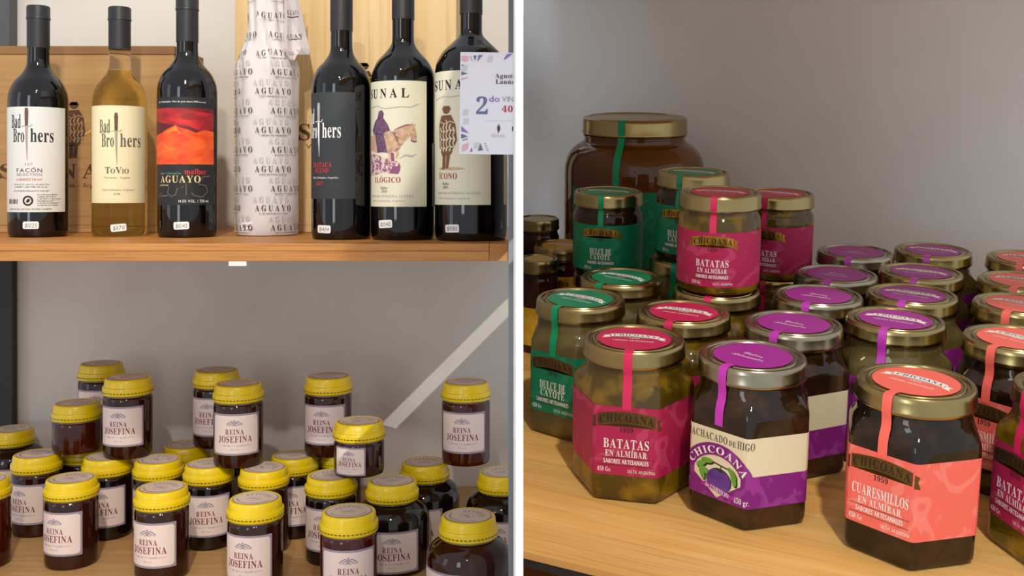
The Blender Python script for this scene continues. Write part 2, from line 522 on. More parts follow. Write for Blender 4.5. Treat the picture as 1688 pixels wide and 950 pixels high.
pa = link('steel_post', box_mesh('steel_post', (-0.0041, 1.150, ZC - 0.62), (0.0041, 1.170, ZC + 0.52), M['post'], 0.0006))
tag(pa, 'blue grey steel upright at the right end of the wine shelf', 'post')
xl = (15 - CX) / F * 1.69
pb = link('steel_post', box_mesh('steel_post', (xl - 0.035, 1.690, ZS + 0.0005), (xl, 1.718, ZC + 0.52), M['post_grey'], 0.0006))
tag(pb, 'grey steel upright behind the brown crate, above the wine shelf', 'post')
xl = (20 - CX) / F * 1.701
pb = link('steel_post', box_mesh('steel_post', (xl - 0.04, 1.701, ZL + 0.0005), (xl, 1.718, ZS - 0.021), M['post_dark'], 0.0006))
tag(pb, 'dark steel upright behind the honey jars, below the wine shelf', 'post')
c0 = pix(395, 432, 1.213)
clip = link('price_clip', box_mesh('price_clip', (c0.x - 0.0105, 1.2035, ZS - 0.0262), (c0.x + 0.0105, 1.212, ZS - 0.0207), M['paper_white'], 0.0004))
tag(clip, 'small pale tab under the front edge of the wine shelf', 'tab')

# two unseen blades, added to cut the beam down to a slanting streak
q = (ST - SL).to_track_quat('Y', 'Z').to_matrix().to_4x4()
root = empty('added_slit_mask', Matrix.Translation(SL) @ q @ Matrix.Rotation(math.radians(-44), 4, 'Y'))
for s_ in (-1, 1):
    link('added_blade', box_mesh('added_blade', (-0.05, 0.150, 0.00062 if s_ > 0 else -0.05), (0.05, 0.152, 0.05 if s_ > 0 else -0.00062), M['post_dark']), root)
tag(root, 'two dark blades added out of view to cut a slit of light', 'light blocker')

# ------------------------------------------------------------------ wine crates
def poncho_man(P, s0, s1, x, y, h, layer=3):
    """small figure seen from behind: hat, patterned poncho, legs"""
    u = h / 10.0
    P.ell(s0, x, y + 9.35*u, 0.75*u, 0.6*u, layer)
    P.poly(s0, [(x-0.95*u, y+9.4*u), (x-0.6*u, y+10*u), (x+0.6*u, y+10*u), (x+0.95*u, y+9.4*u)], layer)
    P.poly(s0, [(x-1.1*u, y+8.5*u), (x+0.9*u, y+8.6*u), (x+1.7*u, y+7.2*u), (x+2.0*u, y+4.6*u), (x+1.3*u, y+3.0*u),
                (x+0.9*u, y+2.4*u), (x-0.9*u, y+2.2*u), (x-1.6*u, y+3.6*u), (x-1.7*u, y+7.0*u)], layer)
    P.poly(s0, [(x-0.8*u, y+2.4*u), (x-0.1*u, y+2.4*u), (x-0.2*u, y+0.2*u), (x-0.9*u, y)], layer)
    P.poly(s0, [(x+0.05*u, y+2.4*u), (x+0.8*u, y+2.4*u), (x+0.4*u, y+0.2*u), (x-0.1*u, y+0.2*u)], layer)
    if s1 is not None:
        for j in range(-2, 3):
            pts = [(x + (j*0.66 + 0.08 + (0.16 if i % 2 else -0.12)) * u, y + (2.9 + i*0.62) * u) for i in range(9 - abs(j))]
            P.stroke(s1, pts, [(0.16 if i % 3 else 0.26) * u for i in range(len(pts))], layer + 1)
        for i in range(4):
            P.stroke(s1, [(x - 1.3*u, y + (3.6 + 1.3*i)*u), (x - 0.3*u, y + (3.3 + 1.3*i)*u), (x + 0.8*u, y + (3.7 + 1.3*i)*u), (x + 1.6*u, y + (3.4 + 1.3*i)*u)], 0.13*u, layer + 1)

def crate(label, x0, x1, d0, d1, z1, m, mlid, prints, lid=True):
    root = empty('wine_crate', Matrix.Translation(((x0 + x1) / 2, d0, ZS)))
    hw = (x1 - x0) / 2; D = d1 - d0; t = 0.009
    H = z1 - ZS
    zt = H - 0.0125 if lid else H
    link('front_panel', box_mesh('front_panel', (-hw, 0, 0.011), (hw, t, zt), m, 0.0006), root)
    link('bottom_rail', box_mesh('bottom_rail', (-hw, -0.0012, 0.0006), (hw, t, 0.0106), m, 0.0006), root)
    link('back_panel', box_mesh('back_panel', (-hw, D - t, 0.0006), (hw, D, zt), m, 0.0006), root)
    for s in (-1, 1):
        link('side_panel', box_mesh('side_panel', (s*hw - (t if s > 0 else 0), t + 0.0002, 0.0006), (s*hw + (t if s < 0 else 0), D - t - 0.0002, zt), m, 0.0006), root)
    if lid:
        link('lid', box_mesh('lid', (-hw - 0.001, -0.0015, zt + 0.0004), (hw + 0.001, D, H), mlid, 0.0008), root)
    if prints is not None:
        me = prints.mesh('printed_mark', lambda x, y, o: (x, -0.0003 - o, y), step=None)
        link('printed_mark', me, root)
    return tag(root, label, 'crate')

D_C = 1.500
def cxy(px, py, x_mid):      # pixel -> crate front coordinates
    p = pix(px, py, D_C); return p.x - x_mid, p.z - ZS
xa, xb = pix(-120, 0, D_C).x, pix(287, 0, D_C).x; xm = (xa + xb) / 2
P = Print([M['brown_ink'], M['crate'], M['ochre']])
x, y = cxy(122, 262, xm); poncho_man(P, 0, 1, x, y, 0.083)
ax, ay = cxy(140, 222, xm); bx, by = cxy(156, 212, xm); P.stroke(2, [(ax, ay), (bx, by)], [0.002, 0.005], 5)
for ch, pxx in (('S', 13), ('U', 62), ('N', 112), ('A', 149), ('L', 196)):
    x, y = cxy(pxx, 294, xm); P.text(0, ch, x, y, 0.021, 0.024)
x, y = cxy(112, 309, xm); P.text(0, 'Valles Calchaquíes – Argentina', x, y, 0.0062, 0.118, style='sans', track=0.08)
crate('brown wooden wine crate with burnt figure mark behind the first bottles', xa, xb, D_C, 1.64, pix(0, 76, D_C).z, M['crate'], M['crate_lid'], P)
xa, xb = pix(387, 0, D_C).x, pix(752, 0, D_C).x; xm = (xa + xb) / 2
P = Print([M['brown_ink'], M['pine']])
for ch, pxx in (('S', 502), ('U', 545), ('N', 590), ('A', 640), ('L', 690)):
    x, y = cxy(pxx, 231, xm); P.text(0, ch, x, y, 0.0235, 0.0165 if ch == 'S' else 0.024)
x, y = cxy(598, 245, xm); P.text(0, 'Valles Calchaquíes – Argentina', x, y, 0.0062, 0.165, style='sans', track=0.08)
x, y = cxy(600, 200, xm); poncho_man(P, 0, 1, x, y, 0.085)
crate('tall pale pine wine crate standing behind the paper-wrapped bottle', xa, xb, D_C, 1.64, ZC + 0.34, M['pine'], M['pine'], P)

# ------------------------------------------------------------------ wine bottles
def facing(x, f, phi=0.0):
    return -math.asin(x / math.hypot(x, f)) + math.radians(phi)

def price_tag(text, w=0.0195, h=0.0098):
    P = Print([M['tagpaper'], M['ink_grey']])
    n = 6; pts = []
    for (cx_, cy_, a0) in ((w/2-.002, h/2-.002, 0), (-w/2+.002, h/2-.002, 90), (-w/2+.002, -h/2+.002, 180), (w/2-.002, -h/2+.002, 270)):
        for k in range(4):
            a = math.radians(a0 + 30*k); pts.append((cx_ + .002*math.cos(a), cy_ + .002*math.sin(a)))
    P.poly(0, pts, 2)
    P.text(1, text, 0, -0.0028, 0.0052, 0.0145, style='sans', slant=0.15, layer=4)
    return P

BOT = {}
class Bottle:
    def __init__(s, x0, x1, yb, ys, yn, yc, ytop):
        Rp = (x1 - x0) / 2; s.xc = (x0 + x1) / 2; s.Rp = Rp
        df = 0.065 * F / (yb - YH)
        s.d = df / (1 - Rp / F); s.R = Rp * s.d / F
        z = lambda y: (YH - y) * s.d / F + 0.065
        s.zs, s.zn, s.zc, s.H = z(ys), z(yn), z(yc), z(ytop)
        s.X = (s.xc - CX) / F * s.d
    def s_(s, px):           # pixel column -> arc length on the body
        return s.R * math.asin(max(-1, min(1, (px - s.xc) / s.Rp)))
    def z_(s, py):
        return (YH - py) * (s.d - 0.93 * s.R) / F + 0.065
    def parts(s, glass, neck=None, rn=0.0138):
        R = s.R
        base = [(R*0.72, 0.002), (R*0.86, 0.0), (R*0.95, 0.0012), (R*0.985, 0.0045), (R, 0.010)]
        sh = smoothprof([(R, s.zs - 0.03), (R, s.zs - 0.006), (R*0.985, s.zs + 0.004), (R*0.94, s.zs + 0.012), (R*0.79, s.zs + 0.024), (R*0.535, s.zs + 0.0355),
                         (rn * 1.07, s.zs + 0.0460), (rn, s.zs + 0.060)], 5)
        sh = [(max(r, rn), z) for r, z in sh]
        up = [(rn, s.zc + 0.004)]
        rec = []
        if neck is None:
            rec.append(('bottle_glass', lathe('bottle_glass', base + sh + up, glass), []))
        else:
            cut = s.zs + 0.045
            lo = [p for p in sh if p[1] < cut]; hi = [p for p in sh if p[1] >= cut]
            rec.append(('bottle_glass', lathe('bottle_glass', base + lo, glass), []))
            rec.append(('bottle_neck', lathe('bottle_neck', [(lo[-1][0], lo[-1][1] + 0.0003)] + hi + up, neck), []))
        rc = rn + 0.0006; H = s.H
        cap = [(rc, s.zc), (rc, H - 0.0185), (rc + 0.0009, H - 0.0182), (rc + 0.0009, H - 0.0165), (rc + 0.0004, H - 0.0158), (rc + 0.0004, H - 0.002), (rc - 0.0006, H - 0.0004), (rc - 0.003, H)]
        rec.append(('capsule', lathe('capsule', cap, M['capsule'], 40), []))
        return rec
    def place(s, name, rec, label):
        f = s.d
        mw = Matrix.Translation((s.X, f, ZS)) @ Matrix.Rotation(facing(s.X, f), 4, 'Z')
        return tag(build(name, rec, mw), label, 'bottle')

def paper(m, x0, x1, z0, z1, R):
    P = Print([m]); P.rect(0, x0, z0, x1, z1, 0)
    return P.mesh('label', on_cyl(R, 0, 0.0002), 0.0025)

def knife(P, handle, blade, x, z0, z1):
    h = z1 - z0
    P.stroke(blade, [(x, z1 - h*0.36), (x + h*0.005, z1 - h*0.7), (x + h*0.015, z0)], [h*0.05, h*0.035, 0.0004], 4)
    P.stroke(handle, [(x, z1), (x, z1 - h*0.08), (x, z1 - h*0.34)], [h*0.05, h*0.07, h*0.055], 4)
    P.stroke(blade, [(x - h*0.09, z1 - h*0.36), (x - h*0.06, z1 - h*0.345), (x, z1 - h*0.345), (x + h*0.07, z1 - h*0.355), (x + h*0.1, z1 - h*0.31)], h*0.014, 4)

def price(b, px, py, text, rot=0.0):
    P = price_tag(text)
    sx, sz = b.s_(px), b.z_(py); c, s = math.cos(rot), math.sin(rot)
    f = on_cyl(b.R, 0, 0.0006)
    return ('price_tag', P.mesh('price_tag', lambda x, y, o: f(sx + x*c - y*s, sz + x*s + y*c, o), 0.002), [])

# 1 Bad Brothers Facon
def bad_brothers(P, b, ink, handle, blade, xk, dx, dz=0.0, ks=1.0, ytop=178):
    """the two-line wordmark with a knife as the letter t; xk = knife pixel column"""
    S_, Z_ = b.s_, b.z_
    knife(P, handle, blade, S_(xk), Z_(dz + 265), Z_(dz + 178))
    P.text(ink, 'Bad', S_(xk) - 0.0152*ks, Z_(dz + 211), 0.0178*ks, 0.0150*ks, track=0.07)
    P.text(ink, 'Bro', S_(xk) - 0.0112*ks, Z_(dz + 234), 0.0178*ks, 0.0168*ks, track=0.07)
    P.text(ink, 'hers', S_(xk) + 0.0190*ks, Z_(dz + 234), 0.0178*ks, 0.0285*ks, track=0.07)

b = Bottle(17, 109.5, 392, 165, 108, 80, 10)
rec = b.parts(M['redglass'])
lab = paper(M['paper_white'], b.R*-1.66, b.s_(103), b.z_(350), b.z_(176), b.R)
P = Print([M['ink'], M['wood_handle'], M['steel_print'], M['ink_red'], M['ink_grey'], M['paper_white']])
bad_brothers(P, b, 0, 1, 2, 46, 0)
x = b.s_(49)
P.text(4, '2017', x, b.z_(272.5), 0.0028, 0.0095, style='sans', track=0.3)
P.text(0, 'FACÓN', x, b.z_(284), 0.0050, 0.0325, style='sans', track=0.18)
P.text(4, 'SELECTION', x, b.z_(290), 0.0034, 0.0325, style='sans', track=0.16)
P.text(3, 'CABERNET FRANC', x, b.z_(298), 0.0030, 0.0335, style='serif', track=0.12)
P.text(4, 'CAFAYATE, SALTA, ARGENTINA', x + 0.002, b.z_(305.5), 0.0020, 0.047, style='sans', track=0.14)
P.scribble(4, x - 0.019, x + 0.023, b.z_(309.5), 0.0019, seed=3); P.scribble(4, x - 0.021, x + 0.025, b.z_(316), 0.0019, seed=4)
for k in range(6): P.scribble(4, b.s_(62), b.s_(62) + random.uniform(0.022, 0.035), b.z_(322 + 3.5*k), 0.0017, seed=20 + k)
P.scribble(4, b.s_(22), b.s_(22) + 0.058, b.z_(346), 0.0019, seed=9)
xx = b.s_(21)
for k in range(11):
    P.rect(0, xx, b.z_(336), xx + random.choice((0.0006, 0.0011)), b.z_(328.5), 3); xx += random.choice((0.0014, 0.0019))
P.ring(0, b.s_(48), b.z_(331), 0.0066, 0.0066, 0.0022, 3); P.ell(0, b.s_(48.3), b.z_(331), 0.0018, 0.003, 3, rot=-0.7)
rec.append(('label', lab, [('lettering', P.mesh('lettering', on_cyl(b.R), 0.004))]))
rec.append(price(b, 52, 371.5, '$1225', 0.0))
b.place('wine_bottle', rec, 'dark red wine bottle with white knife-emblem label and barcode')

# 2 white wine ToVio
b = Bottle(154, 240.5, 391, 170, 117, 82, 12)
rec = b.parts(M['whitewine'], M['clear'])
lab = paper(M['paper_cream'], b.R*-1.35, b.s_(236), b.z_(335), b.z_(174), b.R)
P = Print([M['ink_olive'], M['wood_handle'], M['steel_print'], M['ink_grey']])
bad_brothers(P, b, 0, 1, 2, 192, 0, 8)
x = b.s_(193)
P.text(0, 'T', x - 0.0117, b.z_(286), 0.0085, 0.0070); P.text(0, 'O', x - 0.005, b.z_(286), 0.0062, 0.0058)
P.text(0, 'V', x + 0.0022, b.z_(286), 0.0085, 0.0078); P.text(0, 'I', x + 0.0075, b.z_(286), 0.0062, 0.0024); P.text(0, 'O', x + 0.0120, b.z_(286), 0.0062, 0.0058)
P.text(3, 'Torrontés - Viognier'.replace('é', 'e'), x, b.z_(294.5), 0.0026, 0.034, style='sans')
P.text(3, 'Valles Calchaquíes, Argentina', x + 0.001, b.z_(314.5), 0.0023, 0.042, style='sans')
P.text(3, '2018', x, b.z_(321.5), 0.0026, 0.0085, style='sans')
rec.append(('label', lab, [('lettering', P.mesh('lettering', on_cyl(b.R), 0.004))]))
rec.append(price(b, 195.5, 375.5, '$1170', 0.08))
b.place('wine_bottle', rec, 'clear bottle of golden white wine with cream knife-emblem label')

# 3 Aguayo malbec
b = Bottle(261, 356.5, 392.5, 150, 98, 70, -5)
rec = b.parts(M['redglass'])
x0, x1 = -1.45*b.R, b.s_(350)
lab = paper(M['paper_black'], x0, x1, b.z_(338), b.z_(160), b.R)
P = Print([M['dark_red'], M['sky_red'], M['mount'], M['mount_lit'], M['ink_white'], M['ink_gold'], M['ink_red'], M['ink_grey'], M['ink_teal']])
xa, xb = b.R*-1.45, b.s_(349.5)
P.rect(1, xa, b.z_(271), xb, b.z_(178), 1)
P.poly(0, [(xa, b.z_(222)), (xa, b.z_(196)), (b.s_(282), b.z_(206)), (b.s_(310), b.z_(208)), (b.s_(330), b.z_(217)), (xb, b.z_(212)), (xb, b.z_(222)), (b.s_(320), b.z_(228))], 2)
P.poly(0, [(b.s_(300), b.z_(178)), (xb, b.z_(178)), (xb, b.z_(186)), (b.s_(325), b.z_(184))], 2)
ridge = [(xa, 224), (b.s_(270), 219), (b.s_(282), 211), (b.s_(291), 206.5), (b.s_(297), 210), (b.s_(310), 214), (b.s_(322), 219), (b.s_(334), 214), (xb, 216)]
P.poly(2, [(xa, b.z_(271))] + [(q, b.z_(r)) for q, r in ridge] + [(xb, b.z_(271))], 3)
P.poly(3, [(b.s_(291), b.z_(206.8)), (b.s_(295), b.z_(214)), (b.s_(298), b.z_(222)), (b.s_(293), b.z_(216)), (b.s_(286), b.z_(217)), (b.s_(276), b.z_(220))], 4)
P.stroke(3, [(b.s_(263), b.z_(258)), (b.s_(272), b.z_(250)), (b.s_(283), b.z_(248)), (b.s_(291), b.z_(246))], 0.0012, 4)
P.stroke(3, [(b.s_(275), b.z_(240)), (b.s_(281), b.z_(246)), (b.s_(287), b.z_(243))], 0.0014, 4)
P.text(4, 'alto Calchaquíes. Vino de gran altura 1700 m.s.n.m', b.s_(297), b.z_(169), 0.0024, 0.068, style='sans')
P.text(6, 'malbec', b.s_(322), b.z_(287.5), 0.0074, 0.0285, track=0.08)
P.text(8, 'valles Calchaquíes', b.s_(281), b.z_(287.5), 0.0028, 0.032, style='sans')
P.text(5, 'AGUAYO', b.s_(295.5), b.z_(301), 0.0090, 0.0555, track=0.1)
P.text(5, 'ARGENTINA', b.s_(273), b.z_(307), 0.0022, 0.0165, style='sans')
for (cx_, pts) in ((0, [(270, 318), (266, 324), (274, 323), (280, 322)]), (0, [(281, 308), (279, 318), (284, 324), (291, 321), (294, 310)]), (0, [(299, 311), (307, 303), (307, 322)]), (0, [(343, 290), (332, 292), (326, 304), (337, 306), (340, 316), (332, 325), (320, 323), (315, 318)])):
    P.stroke(7, [(b.s_(q), b.z_(r)) for q, r in pts], 0.0009, 2)
P.text(4, '14.5% VOL. / 750 ml.', b.s_(320), b.z_(334), 0.0036, 0.040, style='sans')
rec.append(('label', lab, [('lettering', P.mesh('lettering', on_cyl(b.R), 0.003))]))
rec.append(price(b, 299.5, 372, '$1045', 0.03))
b.place('wine_bottle', rec, 'dark wine bottle with red and orange mountain picture on black label')

# 4 bottle wrapped in printed tissue
b = Bottle(390, 491, 390, 125, 40, 0, -60)
pr = [(125, 50.5), (116, 49.5), (105, 47), (90, 41), (78, 36), (66, 32), (50, 29.5), (30, 29), (0, 29), (-25, 30), (-45, 33)]
R = b.R
prof = [(R*0.9, 0.0), (R*0.97, 0.0012), (R*0.995, 0.005)] + [(R, 0.012 + k*0.0085) for k in range(18)]
zt = (YH - 125) * b.d / F + 0.065
prof = [p for p in prof if p[1] < zt - 0.004] + smoothprof([(q * b.d / F, (YH - y) * b.d / F + 0.065) for y, q in pr], 4)
def rz(z):
    for (r1, z1), (r2, z2) in zip(prof, prof[1:]):
        if z1 <= z <= z2: return r1 + (r2 - r1) * (z - z1) / max(1e-9, z2 - z1)
    return prof[-1][0]
n = 96; vs = []; fs = []
for i, (r, z) in enumerate(prof):
    k_up = min(1.0, max(0.0, (z - 0.16) / 0.06))
    for k in range(n):
        a = 2 * PI * k / n
        q = noise.noise((math.cos(a) * 2.2, math.sin(a) * 2.2, z * 26)) * (0.0007 + 0.0016 * k_up)
        q += k_up * 0.0016 * math.sin(a * 9 + z * 60 + 2 * noise.noise((a, z * 30, 1.0)))
        if z < 0.03: q += 0.0006 * noise.noise((a * 3, z * 150, 4.0))
        vs.append(((r + q) * math.sin(a), -(r + q) * math.cos(a), z))
for i in range(len(prof) - 1):
    for k in range(n):
        k2 = (k + 1) % n; fs.append((i*n+k, i*n+k2, (i+1)*n+k2, (i+1)*n+k))
fs.append(tuple(range(n-1, -1, -1))); fs.append(tuple(range((len(prof)-1)*n, len(prof)*n)))
wm = new_mesh('tissue_wrap', vs, fs, [M['wrap']], True)
P = Print([M['ink_tissue'], M['ink_ghost'], M['ink_grey']])
pitch = 0.0268; row = 0
for k in range(13):
    y = b.z_(380 - 32.2 * k); r = rz(max(0.01, y)) if y < prof[-1][1] else 0.02
    sc = r / R
    wav = (lambda kk: (lambda X, Y: (X, Y + (0.0015 * math.sin(X * 160 + kk * 2.1) if kk > 8 else 0))))(k)
    for j in (-1.5, -0.5, 0.5, 1.5) if k % 2 == 0 else (-2, -1, 0, 1, 2):
        xx = j * 0.0715 * (R * 2 * PI / 0.264) + 0.0005 + (-0.008 if k % 2 == 0 else 0.008)
        xx *= 1 if k <= 8 else 0.82
        if abs(xx) > R * 1.75 or y > prof[-1][1] - 0.012: continue
        P.text(0, 'AGUAYO', xx, y, 0.0080, 0.048 * (1 if k <= 8 else 0.9), track=0.34, layer=4, warp=wav)
        P.scribble(2, xx - 0.019, xx + 0.019, y - 0.0042, 0.0017, seed=k*7 + int(j*2))
        if k <= 8: P.text(1, 'AGUAYO', xx - 0.0035, y + 0.0118, 0.0076, 0.047, track=0.34, layer=3)
lm = P.mesh('lettering', on_lathe(rz, 0, 0.0019), 0.004)
rec = [('tissue_wrap', wm, [('lettering', lm)])]
# loose flap of tissue hanging from the neck
rows = [[(462, -30), (470, -30), (478, -32), (486, -30), (494, -28)], [(466, 0), (472, 2), (480, 0), (487, 1), (493, 0)], [(467, 30), (474, 32), (482, 34), (490, 32), (499, 32)],
        [(466, 58), (473, 62), (481, 60), (492, 60), (505, 60)], [(468, 78), (474, 84), (482, 84), (496, 80), (510, 80)], [(474, 94), (478, 98), (485, 100), (490, 90), (509, 90)]]
dep = [(0.012, -0.004, 0.010, -0.002, 0.010), (0.010, -0.006, 0.008, -0.004, 0.006), (0.008, -0.010, 0.004, -0.008, 0.004), (0.004, -0.014, 0.000, -0.010, 0.004), (0.000, -0.018, -0.004, -0.012, 0.002), (-0.004, -0.020, -0.008, -0.012, 0.000)]
mwb = Matrix.Translation((b.X, b.d, ZS)) @ Matrix.Rotation(facing(b.X, b.d), 4, 'Z'); inv = mwb.inverted()
vs = []; fs = []
for rr, dd in zip(rows, dep):
    for (qx, qy), e in zip(rr, dd): vs.append(inv @ pix(qx, qy, b.d - 0.012 + e))
for i in range(5):
    for j in range(4): fs.append((i*5+j, i*5+j+1, i*5+j+6, i*5+j+5))
fm = new_mesh('tissue_flap', vs, fs, [M['wrap']], False)
bm = bmesh.new(); bm.from_mesh(fm)
bmesh.ops.solidify(bm, geom=bm.faces[:], thickness=0.0004)
bm.to_mesh(fm); bm.free()
def flapfn(x, y, o):
    a_ = min(3.999, max(0.0, x)); c_ = min(4.999, max(0.0, -y)); i_, j_ = int(c_), int(a_); fu, fv = a_ - j_, c_ - i_
    g = lambda p, q_: mwb @ fv_[p*5 + q_]
    p = g(i_, j_)*(1-fu)*(1-fv) + g(i_, j_+1)*fu*(1-fv) + g(i_+1, j_)*(1-fu)*fv + g(i_+1, j_+1)*fu*fv
    return inv @ (p * 1.0 + (Vector((0, 0, ZC)) - p).normalized() * (0.0009 + o))
fv_ = [Vector(v_) for v_ in vs]
P = Print([M['ink_tissue']])
for tx_, x_, y_, w_ in (('AGUAYO', 2.1, -1.75, 3.0), ('GUAY', 2.3, -3.1, 2.6), ('AGUA', 1.7, -4.3, 2.4)):
    P.text(0, tx_, x_, y_, 0.24, w_, track=0.3, slant=-0.2)
    P.rect(0, x_ - w_*0.4, y_ - 0.13, x_ + w_*0.4, y_ - 0.08, 3)
fl = P.mesh('lettering', flapfn, 0.5, (0, 1))
rec.append(('tissue_flap', fm, [('lettering', fl)]))
rec.append(price(b, 408, 372.5, '$1040', 0.1))
b.place('wrapped_bottle', rec, 'wine bottle wrapped in white tissue printed with black lettering')

# 5 Bad Brothers Mataca blend
b = Bottle(514, 612, 396, 145, 83, 52, -42)
rec = b.parts(M['redglass'])
lab = paper(M['paper_slate'], -1.5*b.R, b.s_(585), b.z_(328), b.z_(152), b.R)
P = Print([M['ink_white'], M['ink_gold'], M['ink_lgrey'], M['ink_red']])
knife(P, 2, 0, b.s_(527), b.z_(258), b.z_(169))
P.text(0, 'hers', b.s_(546.5), b.z_(227), 0.0190, 0.0245, track=0.07)
P.text(0, 'Bro', b.s_(527) - 0.0115, b.z_(227), 0.0190, 0.0175, track=0.07)
P.text(0, 'Bad', b.s_(527) - 0.0165, b.z_(203), 0.0190, 0.0150, track=0.07)
P.text(3, 'MATACA', b.s_(531), b.z_(276), 0.0064, 0.0300, track=0.08)
P.text(3, 'BLEND', b.s_(531), b.z_(285), 0.0058, 0.0215, track=0.08)
P.text(0, 'Valles Calchaquíes, Argentina', b.s_(534), b.z_(294.5), 0.0026, 0.040, style='sans')
P.text(3, '2017', b.s_(528), b.z_(306), 0.0046, 0.0125)
rec.append(('label', lab, [('lettering', P.mesh('lettering', on_cyl(b.R), 0.003))]))
rec.append(price(b, 535, 378, '$1404', -0.03))
b.place('wine_bottle', rec, 'dark wine bottle with charcoal knife-emblem label and red lettering')

# 6 Sunal Ilogico
b = Bottle(612, 717, 397, 132, 70, 33, -58)
rec = b.parts(M['redglass'])
lab = paper(M['paper_sunal'], -1.55*b.R, b.s_(702), b.z_(341), b.z_(133), b.R)
P = Print([M['ink'], M['ink_brick'], M['ink_grey'], M['rider'], M['horse'], M['rocks'], M['mauve'], M['ink_lgrey']])
S_, Z_ = b.s_, b.z_
def Q(*pp): return [(S_(a), Z_(c)) for a, c in pp]
for ch, q in (('S', 608.5 + 6), ('U', 620.5), ('N', 633), ('A', 649), ('L', 667.5)):
    P.text(0, ch, S_(q), Z_(161), 0.0115, 0.0095 if ch != 'S' else 0.006)
P.stroke(7, Q((614, 176), (624, 174), (634, 179), (648, 178), (662, 176), (676, 177), (690, 171)), 0.0009)
P.poly(4, Q((613, 246), (613, 224), (628, 218), (646, 216), (654, 218), (660, 226), (663, 236), (658, 246), (650, 250), (636, 249), (624, 252)), 2)
P.poly(4, Q((648, 218), (658, 212), (668, 208), (678, 206), (680, 213), (674, 222), (668, 230), (664, 240), (656, 240)), 2)
P.poly(4, Q((673, 209), (680, 206.5), (684, 212), (686, 224), (686, 233), (681, 235), (677, 231), (675, 222), (671, 217)), 3)
P.poly(4, Q((678, 208), (679, 202), (682, 207)), 3); P.poly(4, Q((681, 208), (684, 203), (684, 209)), 3)
P.poly(4, Q((638, 247), (647, 247), (648, 258), (646, 268), (642, 268), (642, 258)), 2); P.poly(4, Q((650, 246), (657, 244), (658, 254), (655, 262), (652, 262), (653, 254)), 2)
P.stroke(6, Q((650, 215), (660, 210), (670, 206.5), (678, 205)), [0.0006, 0.0016, 0.0018, 0.0006], 4)
P.stroke(3, Q((677, 231), (681, 234), (686, 233)), 0.0016, 4); P.ell(0, S_(680.5), Z_(215), 0.0004, 0.0005, 5)
P.stroke(2, Q((675, 219), (680, 224), (686, 225)), 0.0005, 4); P.stroke(2, Q((676, 222), (668, 232), (652, 224), (642, 215)), 0.0005, 4)
P.stroke(6, Q((663, 236), (658, 246), (650, 250)), 0.0007, 4); P.stroke(6, Q((648, 218), (655, 228), (660, 240)), 0.0005, 4)
P.stroke(7, Q((658, 262), (668, 256), (678, 258), (686, 254)), [0.0005, 0.002, 0.002, 0.0005], 2)
P.poly(3, Q((626, 183), (631, 181), (634, 187), (633, 194), (640, 205), (644, 215), (636, 218), (633, 222), (618, 221), (616, 214), (620, 200), (624, 194)), 3)
P.poly(3, Q((620, 220), (636, 221), (645, 250), (640, 252), (630, 251), (624, 252)), 3)
P.poly(4, Q((634, 222), (642, 226), (645, 250), (640, 252)), 4)
P.poly(5, Q((612.5, 254), (622, 254), (634, 260), (648, 262), (658, 268), (661, 276), (657, 287), (644, 286), (634, 284), (622, 288), (612.5, 290)), 2)
P.poly(6, Q((647, 276), (659, 273), (660, 281), (656, 287), (643, 286)), 3)
P.poly(6, Q((645, 252), (650, 252), (651, 266), (646, 266)), 3)
P.text(1, 'ILÓGICO', S_(637), Z_(301), 0.0066, 0.0385, track=0.1)
P.text(2, 'Malbec', S_(634), Z_(312), 0.0034, 0.0105); P.text(2, '2018', S_(634.5), Z_(317.5), 0.0030, 0.0075)
P.text(7, 'VINO DE EXTREMA ALTURA', S_(641), Z_(325.5), 0.0028, 0.064); P.text(7, 'Valles Calchaquíes, Argentina', S_(637), Z_(332.5), 0.0024, 0.050, style='sans')
rec.append(('label', lab, [('lettering', P.mesh('lettering', on_cyl(b.R), 0.003))]))
rec.append(('back_label', paper(M['paper_sunal'], b.s_(711.5), b.R*2.4, b.z_(341), b.z_(235), b.R), []))
rec.append(price(b, 636, 369.5, '$1040', 0.06))
b.place('wine_bottle', rec, 'dark wine bottle with ivory label picturing a rider on horseback')

# 7 Sunal Icono
b = Bottle(717, 836, 398.5, 118, 62, 24, -62)
rec = b.parts(M['redglass'])
lab = paper(M['paper_sunal'], -1.5*b.R, b.s_(808), b.z_(338), b.z_(116), b.R)
P = Print([M['ink'], M['ink_brick'], M['ink_grey'], M['poncho'], M['paper_sunal'], M['ink_lgrey'], M['horse']])
S_, Z_ = b.s_, b.z_
for ch, q in (('S', 720), ('U', 728), ('N', 740), ('A', 757), ('L', 777)):
    P.text(0, ch, S_(q), Z_(147), 0.0120, 0.0100)
P.stroke(5, Q((720, 163), (732, 158), (746, 160), (762, 157), (790, 160)), 0.0009)
P.ell(6, S_(742), Z_(278), 0.020, 0.0018, 2)
poncho_man(P, 3, 4, S_(737), Z_(280), 0.078)
P.text(1, 'ÍCONO', S_(738), Z_(295), 0.0072, 0.0290, track=0.1)
P.text(2, 'Malbec', S_(736), Z_(305), 0.0034, 0.0115); P.text(2, '2018', S_(735.5), Z_(311), 0.0030, 0.0080)
P.text(5, 'VINO DE EXTREMA ALTURA', S_(752), Z_(320.5), 0.0029, 0.062); P.text(5, 'Valles Calchaquíes, Argentina', S_(746), Z_(328.5), 0.0024, 0.046, style='sans')
rec.append(('label', lab, [('lettering', P.mesh('lettering', on_cyl(b.R), 0.003))]))
rec.append(('back_label', paper(M['paper_sunal'], b.s_(829), b.R*2.3, b.z_(338), b.z_(200), b.R), []))
rec.append(price(b, 746, 377, '$1580', 0.03))
b.place('wine_bottle', rec, 'dark wine bottle with ivory label of a man in poncho, half behind promo card')

